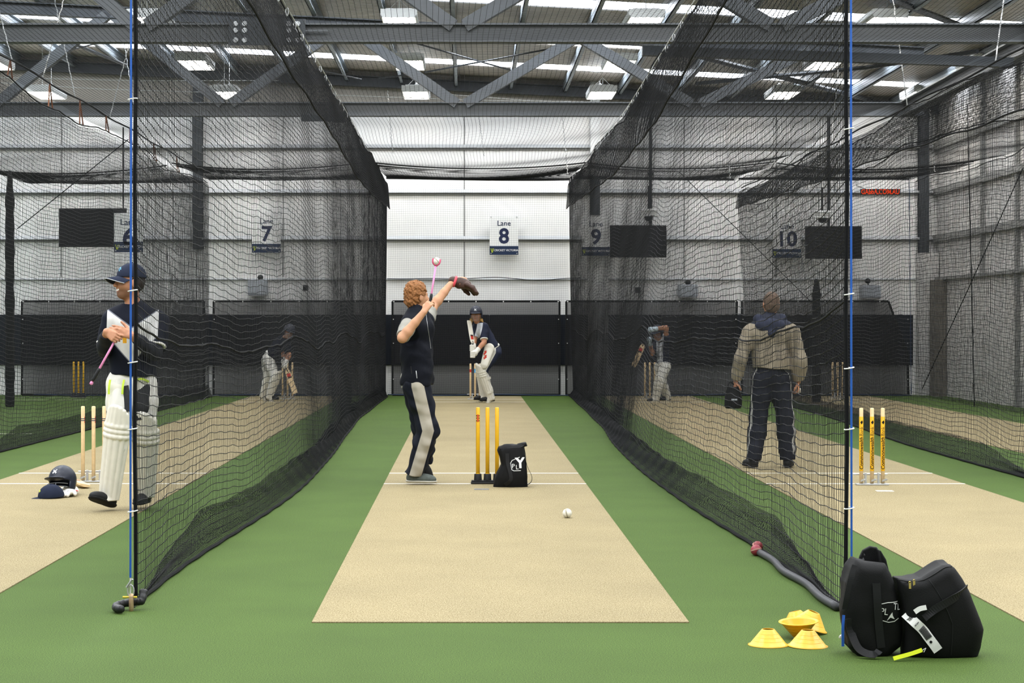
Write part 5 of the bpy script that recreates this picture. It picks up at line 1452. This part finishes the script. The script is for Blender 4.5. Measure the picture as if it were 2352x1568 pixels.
S = SDF(.005); S.ell(L(0, -.030, .02), A(.083, .090, .09) * q, RM); S.cut(L(0, .015, 0), F_); S.cut(L(0, 0, -.06), -U_); S.build('dark_hair', mat('dark_hair', '#241b16', .7, noise=(80, .3)), pl.root, wrinkle=(.002, 90))
cp = cap(L(0, -.012, .050), F_ - .02 * U_, U_ - .10 * F_, None, 1.12 * q, bpy.data.objects.new('cap', None), None, (M['ltblue'], [[(-.02, .0), (.0, .02), (.022, .0)], [(-.01, .01), (.015, -.012)]]))
def adopt(e, parent):
    """make the parts under a helper root children of a person, as one part with pieces"""
    kids = [o for o in bpy.data.objects if o.parent == e]
    for o in kids:
        o.parent = parent
        for vtx in ():
            pass
        o.location = [-c for c in parent.location]
    head = kids[0]
    bpy.data.objects.remove(e)
    for o in kids[1:]:
        o.parent = head; o.location = (0, 0, 0)
    return head
hd = adopt(cp, pl.root); hd.name = 'cap'
fw, rt = pl.fwd, pl.right; cz = J['N']
def chest(v):
    l = (v - cz) @ rt; z = v[:, 2]; k = Y0 / FPX; z1 = CAMH - (752 - VY) * k + .72 * np.abs(l); z2 = CAMH - (834 - VY) * k + 1.1 * np.abs(l)
    return np.minimum.reduce([z1 - z, z - z2, (v - cz) @ fw - .0, .205 - np.abs(l)])
def cpipe(v):
    l = (v - cz) @ rt; z = v[:, 2]; k = Y0 / FPX; z1 = CAMH - (752 - VY) * k + .72 * np.abs(l); z2 = CAMH - (834 - VY) * k + 1.1 * np.abs(l)
    return np.minimum.reduce([.0065 - np.minimum(np.abs(z1 - z), np.abs(z - z2)), (v - cz) @ fw, .205 - np.abs(l)])
def spot(px, py, w, h):
    c = B(px, py)
    return lambda v: np.minimum.reduce([w - np.abs(v[:, 0] - c[0]), h - np.abs(v[:, 2] - c[2]), (v - cz) @ fw])
M['shirt_navy'] = mat('navy_shirt', '#0f131f', .8, .15, noise=(10, .1), masks=(('chest_panel', '#cfcfcb'), ('gold_mark', '#d9a02c'), ('chest_piping', '#6c6f78')))
S = SDF(.0055); pl.torso(S, .020, .045, .98); S.cap(B(303, 830), B(303, 862), .165, .168, .04, (pl.pfwd, .80)); S.cut(B(303, 862), (0, 0, -1)); collar(S, J['N'] + A(-.01, 0, .0), unit(A(-.12, -.0, 1)), fw, q, .066, .012)
for a in 'LR': pl.arm(S, a, .026, 0, .78, .03)
S.build('shirt', M['shirt_navy'], pl.root, wrinkle=(.006, 24, (1, 1, .7)), seed=12, masks={'chest_panel': chest, 'gold_mark': spot(293, 780, .018, .028), 'chest_piping': cpipe})
for a in 'LR':
    sh, el = J['S' + a], J['E' + a]; S = SDF(.005); pl.arm(S, a, .030, .735, .80, .004); S.cut(sh + (el - sh) * .735, sh - el); S.build('sleeve_trim', M['grey_shirt'] if 0 else M['white_leather'], pl.root)
for a in 'LR':
    S = SDF(.0055); pl.arm(S, a, .012, .55, 1.85, .02); S.build('undersleeve', mat('black_undershirt', '#10131b', .8, noise=(12, .1)), pl.root, wrinkle=(.003, 40), seed=3)
M['whites'] = mat('cricket_whites', '#d6d4cc', .75, .2, noise=(10, .05))
S = SDF(.006); S.cap(B(303, 852), J['P'], .158, .165, .04, (pl.pfwd, .80)); pl.leg(S, 'L', .024); pl.leg(S, 'R', .024); S.build('trousers', M['whites'], pl.root, wrinkle=(.004, 26), seed=4)
M['padw'] = mat('white_pad', '#d9d5c8', .5, .35, noise=(14, .06))
for a in 'LR':
    S = SDF(.0055); pad_sdf(S, J['A' + a] + A(0, 0, .0), J['K' + a], A(-.25, -.95, 0) if a == 'L' else A(-.35, -.93, 0), q * 1.02); S.cut(J['A' + a] - A(0, 0, .03), A(0, 0, -1)); S.build('leg_pad', M['padw'], pl.root)
    lime_ = mat('lime_trim', '#b9d23e', .6)
    g0, g1, rr = ((B(270, 898, -.13), B(271, 944, -.175), .086) if a == 'R' else (B(326, 893, -.07), B(324, 936, -.11), .070))
    S = SDF(.005); S.cap(g0, g1, rr, rr * .92, .02, (A(0.1, -1, 0.1), .5)); g = S.build('thigh_guard', M['padw'] if a == 'R' else mat('black_guard', '#15171a', .6), pl.root)
    if a == 'R':
        for py in (932, 949): MB().ribbon(on_front(g, [(px, py + (270 - px) * .06) for px in np.linspace(254, 287, 9)], Y0 - .2, .001), (0, 0, 1), .008, .003).build('lime_band', lime_, g)
        MB().ribbon(on_front(g, [(px, 940.5 + (270 - px) * .06) for px in np.linspace(254, 287, 9)], Y0 - .2, .001), (0, 0, 1), .022, .003).build('grey_band', M['greybox'], g)
        for x0, x1 in ((253, 250), (285, 281)): MB().ribbon(spline([B(x0, 872, -.165), B((x0 + x1) / 2 - 1, 888, -.19), B(x1, 905, -.20)], 8), (1, 0, 0), .016, .006).build('lime_strap', lime_, pl.root)
        MB().ribbon(spline([B(288, 886, -.15), B(292, 912, -.18), B(294, 945, -.20)], 8), (1, 0, 0), .05, .012).build('black_strap', M['rubber'], pl.root)
    else:
        MB().ribbon(spline([B(307, 958, -.14), B(328, 955, -.17), B(350, 962, -.10)], 8), (0, 0, 1), .06, .012).build('black_strap', M['rubber'], pl.root)
        MB().ribbon(spline([B(308, 873, -.12), B(325, 870, -.13), B(342, 876, -.08)], 8), (0, 0, 1), .016, .006).build('lime_strap', lime_, pl.root)
    pl.shoe(a, M['shoe_black'], M['sole_black'])
thrower(B(210, 880, -.34), B(273, 766, -.34), 'pink ball thrower with dark grip held low by the smiling batter', (0, .30))

# ------------------------------------------------------------------ the coach seen from behind through the right net
Y0 = 19.6; B = lambda px, py, dy=0.0: W(px, py, Y0 + dy)
J = dict(H=B(1771, 700, .03), HF=(-.08, 1, -.06), HU=(0, .06, 1), N=B(1770, 738, 0), SL=B(1722, 766, 0), SR=B(1820, 766, 0), EL=B(1700, 826, -.03), ER=B(1836, 828, -.03), WL=B(1690, 872, .06), WR=B(1834, 874, .06), P=B(1771, 862, 0), HL=B(1752, 872, 0), HR=B(1790, 872, 0),
         KL=B(1742, 965, .02), KR=B(1804, 965, .02), AL=B(1731, 1056, -.03), AR=B(1809, 1056, .02), TL=B(1722, 1070, .16), TR=B(1818, 1070, .18), FL=(-.35, .94, 0), FR=(.3, .95, 0))
pc = Person('person seen from behind in a beige hooded jacket and dark trousers, beyond the right net', J, 1.82, .006, 'skin')
pc.hands = [(J['WL'], A(-.1, .1, -1), A(.95, .1, 0), 1, dict(curl=1.2, thumb_curl=.4)), (J['WR'], A(-.02, .1, -1), A(-.95, .1, 0), -1, dict(curl=.9, thumb_curl=.3))]
pc.body(); q = pc.s; R_, F_, U_ = axes(J['HF'], J['HU']); L = lambda x, y, z: J['H'] + q * (x * R_ + y * F_ + z * U_); RM = np.stack([R_, F_, U_])
S = SDF(.005); S.ell(L(0, -.016, .035), A(.083, .104, .102) * q, RM); S.ell(L(0, -.05, -.03), A(.074, .06, .06) * q, RM, .03); S.cut(L(0, .065, .03), F_ * .9 - U_ * .3); S.build('short_hair', mat('grey_brown_hair', '#5b4a3c', .7, noise=(90, .3), bump=(150, .8, .006)), pc.root, wrinkle=(.002, 110))
M['jacket'] = mat('beige_jacket', '#8d8371', .7, .25, noise=(8, .1), masks=(('navy_yoke', '#1b2030'), ('seam_piece', '#b9b2a3')))
S = SDF(.006); pc.torso(S, .032, .045, 1.02, .01); S.cap(B(1771, 826), B(1771, 846), .170, .165, .04, (pc.pfwd, .82)); S.cut(B(1771, 846), (0, 0, -1))
for a in 'LR': pc.arm(S, a, .028, 0, 1.92, .03)
ctr = B(1771, 750)
S.build('jacket', M['jacket'], pc.root, wrinkle=(.005, 19, (1, 1, .8)), seed=21, masks={'navy_yoke': lambda v: .062 - (np.abs(v[:, 0] - ctr[0]) * .22 - (v[:, 2] - ctr[2] - .045)) * -1 if False else (v[:, 2] - ctr[2] + .02 - .25 * np.abs(v[:, 0] - ctr[0]))})
S = SDF(.006); c = B(1770, 748, -.10); S.ell(c, (.155, .05, .075), None, .02); S.cap(B(1742, 733, -.02), B(1770, 765, -.11), .05, .045, .03); S.cap(B(1798, 733, -.02), B(1770, 765, -.11), .05, .045, .03); S.cap(B(1748, 731, .02), B(1792, 731, .02), .05, .05, .03)
S.build('hood', mat('navy_hood', '#20263a', .75, noise=(10, .12)), pc.root, wrinkle=(.004, 34), seed=22)
M['dark_trousers'] = mat('dark_trousers', '#171a24', .75, .2, noise=(9, .1), masks=(('piping', '#9d9c99'),))
S = SDF(.006); S.cap(B(1771, 838), J['P'], .155, .16, .04, (pc.pfwd, .8)); pc.leg(S, 'L', .022, infb=.040); pc.leg(S, 'R', .022, infb=.040)
def pip(v):
    out = np.full(len(v), -1.0)
    for a, sg in (('L', -1), ('R', 1)):
        z = v[:, 2]; x = np.interp(z, [J['A' + a][2], J['K' + a][2], J['H' + a][2]], [J['A' + a][0], J['K' + a][0], J['H' + a][0]])
        out = np.maximum(out, np.minimum.reduce([sg * (v[:, 0] - x) - .045, .012 - np.abs(v[:, 1] - (Y0 - .035)), z - .15]))
    return out
S.build('trousers', M['dark_trousers'], pc.root, wrinkle=(.005, 24), seed=23, masks={'piping': pip})
for a in 'LR': pc.shoe(a, M['shoe_black'], M['sole_black'])
c = B(1684, 910, .07); t = thing('ball_bucket', c, 'black bucket bag hanging from the left hand of the coach behind the net', 'bag')
b = MB(); b.lathe([(0, -.125), (.075, -.125), (.092, -.10), (.090, 0), (.066, .085), (.07, .10), (.055, .10), (.05, .05)], c, n=22); b.build('bag_body', M['bag'], t, True)
MB().tube(spline([c + A(-.06, 0, .09), c + A(-.035, 0, .15), B(1689, 884, .07), c + A(.06, 0, .14), c + A(.065, 0, .09)], 16), .008, 6).build('handle', M['strap'], t)
MB().obox(c + A(.0, -.0915, -.03), (.03, 0, 0), (0, .002, 0), (0, 0, .008)).build('name_patch', M['greybox'], t)
ball(B(1832, 896, .075), .036, '#9a8f86', '#d9d4c6', 'scuffed ball held in the right hand of the coach', (.3, .6, .5))

# ------------------------------------------------------------------ batters at the far ends
def pads_etc(P, J, fr, sole=True, hv=.008, padmat=None):
    for a in 'LR':
        S = SDF(hv); pad_sdf(S, J['A' + a], J['K' + a], fr, P.s); S.build('leg_pad', padmat or M['padw'], P.root); P.shoe(a, M['shoe_black'], M['sole_black'])
Y0 = 35.9; B = lambda px, py, dy=0.0: W(px, py, Y0 + dy)
J = dict(H=B(1093.5, 724, -.10), HF=(-.12, -.98, -.05), HU=(-.02, -.1, 1), N=B(1099, 744, 0), SL=B(1111, 751, -.10), SR=B(1093, 753, .12), EL=B(1112, 786, -.22), ER=B(1090, 782, -.04), WL=B(1093, 808, -.32), WR=B(1087, 796, -.24), P=B(1136, 806, .05), HL=B(1137, 810, -.04), HR=B(1132, 810, .14),
         KL=B(1109, 852, -.16), KR=B(1106, 852, .15), AL=B(1128, 912, -.10), AR=B(1113, 909, .20), TL=B(1108, 922, -.14), TR=B(1094, 917, .12), FL=(-1, -.1, 0), FR=(-1, -.25, 0))
pm = Person('person batting at the far end of the centre lane in navy helmet and white pads', J, 1.93, .008, 'skin')
pm.hands = []
pm.body(); q = pm.s; R_, F_, U_ = axes(J['HF'], J['HU']); L = lambda x, y, z: J['H'] + q * (x * R_ + y * F_ + z * U_); RM = np.stack([R_, F_, U_])
hp = helmet(L(0, .0, .03), F_, U_, None, 1.06 * q, True, bpy.data.objects.new('helmet', None), .006); hd = adopt(hp, pm.root); hd.name = 'helmet'
S = SDF(.006)
for sx in (-1, 1): S.chain([L(sx * .080, -.03, -.02), L(sx * .090, -.03, -.09), L(sx * (.125 if sx < 0 else .085), -.03, -.14)], [.024, .026, .012], .02)
S.ell(L(0, -.07, -.06), A(.08, .05, .08) * q, RM, .02); S.build('blond_hair', mat('blond_hair', '#b08a4e', .7, noise=(60, .3)), pm.root, wrinkle=(.003, 80))
M['shirt_far'] = mat('navy_shirt_far', '#1a2033', .75, .25, noise=(10, .1), masks=(('chest_panel', '#c6cad0'),))
S = SDF(.008); pm.torso(S, .016, .045, .92); pm.arm(S, 'L', .024, 0, .80); pm.arm(S, 'R', .024, 0, .80); S.cut(J['P'] + A(-.03, 0, .05), A(.55, 0, -.85))
c0 = B(1099, 770); S.build('shirt', M['shirt_far'], pm.root, wrinkle=(.004, 20), seed=31, masks={'chest_panel': lambda v: np.minimum.reduce([.055 - np.abs(v[:, 0] - c0[0] - .05 * np.sin((v[:, 2] - c0[2]) * 6) + .02), .24 - np.abs(v[:, 2] - c0[2]), J['N'][1] + .02 - v[:, 1]])})
S = SDF(.007); pm.arm(S, 'L', .027, .755, .82, .004); S.cut(J['SL'] * .245 + J['EL'] * .755, J['SL'] - J['EL']); S.build('sleeve_trim', M['white_leather'], pm.root)
S = SDF(.008); S.cap(J['P'] + A(-.04, 0, .07), J['P'], .15, .165, .04, (pm.pfwd, .8)); pm.leg(S, 'L', .022); pm.leg(S, 'R', .022)
S.build('trousers', mat('navy_white_trousers', '#1c2236', .75, noise=(10, .1), masks=(('pale_front', '#c9c6bc'),)), pm.root, wrinkle=(.004, 24), seed=32,
        masks={'pale_front': lambda v: np.maximum(np.interp(v[:, 2], [J['AL'][2], J['KL'][2], J['HL'][2]], [J['AL'][0] + .3, J['KL'][0] + .06, J['HL'][0] + .015]) - v[:, 0], .45 - v[:, 2])})
au = unit(J['N'] - J['P']); S = SDF(.007); S.cap(J['P'] + au * .16, J['P'] - au * .02, .158, .176, .03, (pm.pfwd, .82)); S.cut(J['P'] + au * .095, au); S.cut(J['P'] + au * .05, -au); S.build('white_belt', M['white_leather'], pm.root)
pads_etc(pm, J, A(-1, -.35, 0), padmat=M['padw'])
S = SDF(.007); a0, a1 = B(1124, 800, -.17), B(1112, 838, -.27); S.cap(a0, a1, .10, .075, .02, (unit(A(-.35, -.93, 0)), .45)); tg_ = S.build('thigh_pad', M['padw'], pm.root)
v, f = [], []
for z, m_ in ((-.02, 'x'), (.06, 'o')):
    c = (a0 + a1) / 2 + A(-.03, 0, z); h = on_front(tg_, [(VX + c[0] * FPX / Y0, VY - (c[2] - CAMH) * FPX / Y0)], Y0, .004)[0]
    b = MB(); b.obox(h, (.028, 0, .014), (0, .002, 0), (-.006, 0, .02)); b.obox(h + A(.006, 0, .04), (.02, 0, .01), (0, .002, 0), (-.004, 0, .012)); b.build('red_print', M['red'], tg_)
for px, py in ((1120, 870), (1126, 900)): MB().ribbon(spline([B(px - 6, py + 2, -.22), B(px, py, -.24), B(px + 7, py - 3, -.16)], 8), (0, 0, 1), .045, .006).build('pad_strap', M['padw'], pm.root)
for a, cpt in (('L', B(1087, 814, -.36)), ('R', B(1086, 799, -.26))):
    S = SDF(.007); w = J['W' + a]; S.cap(w + (J['E' + a] - w) * .28, w, .047, .045, .02); S.ell((w + cpt) / 2, (.06, .055, .06), None, .02)
    for i in range(4): p = cpt + A(-.01, -.02 + .0 * i, .045 - .03 * i); S.cap(p + A(.03, -.03, 0), p + A(-.035, -.035, 0), .019, .018, .006)
    S.build('batting_glove', M['white_leather'], pm.root)
bat(B(1090, 816, -.32), B(1077, 736, -.16), A(.72, -.65, .1), 'white-faced cricket bat held upright by the batter in the centre lane', None, mat('white_bat_face', '#e2ddd0', .5, noise=(20, .05)))

Y0 = 36.6; B = lambda px, py, dy=0.0: W(px, py, Y0 + dy)
J = dict(H=B(663, 764, -.12), HF=(.35, -.9, -.2), HU=(.3, -.1, .95), N=B(650, 779, 0), SL=B(658, 788, -.12), SR=B(638, 786, .14), EL=B(664, 816, -.22), ER=B(652, 816, -.04), WL=B(655, 836, -.34), WR=B(652, 828, -.26), P=B(617, 826, .04), HL=B(618, 830, -.05), HR=B(614, 830, .13),
         KL=B(632, 866, -.18), KR=B(615, 868, .12), AL=B(618, 909, -.12), AR=B(604, 906, .20), TL=B(640, 914, -.16), TR=B(626, 912, .1), FL=(1, -.2, 0), FR=(.9, -.4, 0))
p7 = Person('person crouching with bat in white trousers at far end of the left lane, behind netting', J, 1.80, .009, 'skin'); p7.body(); q = p7.s
R_, F_, U_ = axes(J['HF'], J['HU']); L = lambda x, y, z: J['H'] + q * (x * R_ + y * F_ + z * U_)
hp = helmet(L(0, 0, .03), F_, U_, None, 1.06 * q, False, bpy.data.objects.new('helmet', None), .007); hd = adopt(hp, p7.root); hd.name = 'helmet'
S = SDF(.009); p7.torso(S, .018, .045, .94); p7.arm(S, 'L', .022, 0, .8); p7.arm(S, 'R', .022, 0, .8); S.build('shirt', M['shirt_navy'], p7.root, masks={'chest_panel': lambda v: -np.ones(len(v)), 'gold_mark': lambda v: -np.ones(len(v)), 'chest_piping': lambda v: -np.ones(len(v))})
S = SDF(.009); S.cap(J['P'] + A(.03, 0, .06), J['P'], .15, .165, .04, (p7.pfwd, .8)); p7.leg(S, 'L', .022); p7.leg(S, 'R', .022); S.build('trousers', M['whites'], p7.root)
pads_etc(p7, J, A(1, -.5, 0), hv=.009)
for a in 'LR':
    S = SDF(.008); w = J['W' + a]; d = unit(w - J['E' + a]); S.cap(w - d * .07, w, .045, .045, .02); S.ell(w + d * .05, (.055, .055, .055), None, .02); S.build('batting_glove', M['white_leather'], p7.root)
bat(B(648, 820, -.30), B(678, 903, -.42), A(.4, -.9, .1), 'wooden cricket bat held by the batter in the left lane behind netting')

Y0 = 36.8; B = lambda px, py, dy=0.0: W(px, py, Y0 + dy)
J = dict(H=B(1510, 766, -.05), HF=(-.55, -.8, -.25), HU=(-.1, -.15, 1), N=B(1520, 786, 0), SL=B(1530, 788, -.13), SR=B(1508, 792, .12), EL=B(1530, 752, -.32), ER=B(1498, 812, -.08), WL=B(1500, 756, -.38), WR=B(1492, 784, -.28), P=B(1524, 838, .04), HL=B(1527, 843, -.07), HR=B(1516, 843, .12),
         KL=B(1514, 880, -.20), KR=B(1522, 880, .12), AL=B(1508, 915, -.16), AR=B(1534, 910, .20), TL=B(1488, 920, -.22), TR=B(1518, 916, .14), FL=(-1, -.3, 0), FR=(-.9, -.4, 0))
p9 = Person('person playing a shot with high elbow at far end of the right lane, behind netting', J, 1.80, .009, 'skin'); p9.body(); q = p9.s
R_, F_, U_ = axes(J['HF'], J['HU']); L = lambda x, y, z: J['H'] + q * (x * R_ + y * F_ + z * U_)
hp = helmet(L(0, 0, .03), F_, U_, None, 1.06 * q, False, bpy.data.objects.new('helmet', None), .007); hd = adopt(hp, p9.root); hd.name = 'helmet'
S = SDF(.009); p9.torso(S, .018, .045, .94); p9.arm(S, 'L', .022, 0, .55); p9.arm(S, 'R', .022, 0, .8); c9 = J['N']
S.build('shirt', M['shirt_far'], p9.root, masks={'chest_panel': lambda v: np.minimum(.06 - np.abs(v[:, 0] - c9[0] + .05), c9[1] - v[:, 1])})
S = SDF(.009); S.cap(J['P'] + A(0, 0, .06), J['P'], .15, .165, .04, (p9.pfwd, .8)); p9.leg(S, 'L', .022); p9.leg(S, 'R', .022); S.build('trousers', M['whites'], p9.root)
pads_etc(p9, J, A(-.9, -.5, 0), hv=.009)
for a in 'LR':
    S = SDF(.008); w = J['W' + a]; d = unit(w - J['E' + a]); S.cap(w - d * .07, w, .045, .045, .02); S.ell(w + d * .05, (.055, .055, .055), None, .02)
    S.build('batting_glove', mat('blue_white_glove', '#c3d2dc', .5, noise=(25, .25)), p9.root)
bat(B(1490, 764, -.34), B(1455, 842, -.40), A(-.5, -.8, .2), 'wooden cricket bat swung low by the batter in the right lane behind netting')
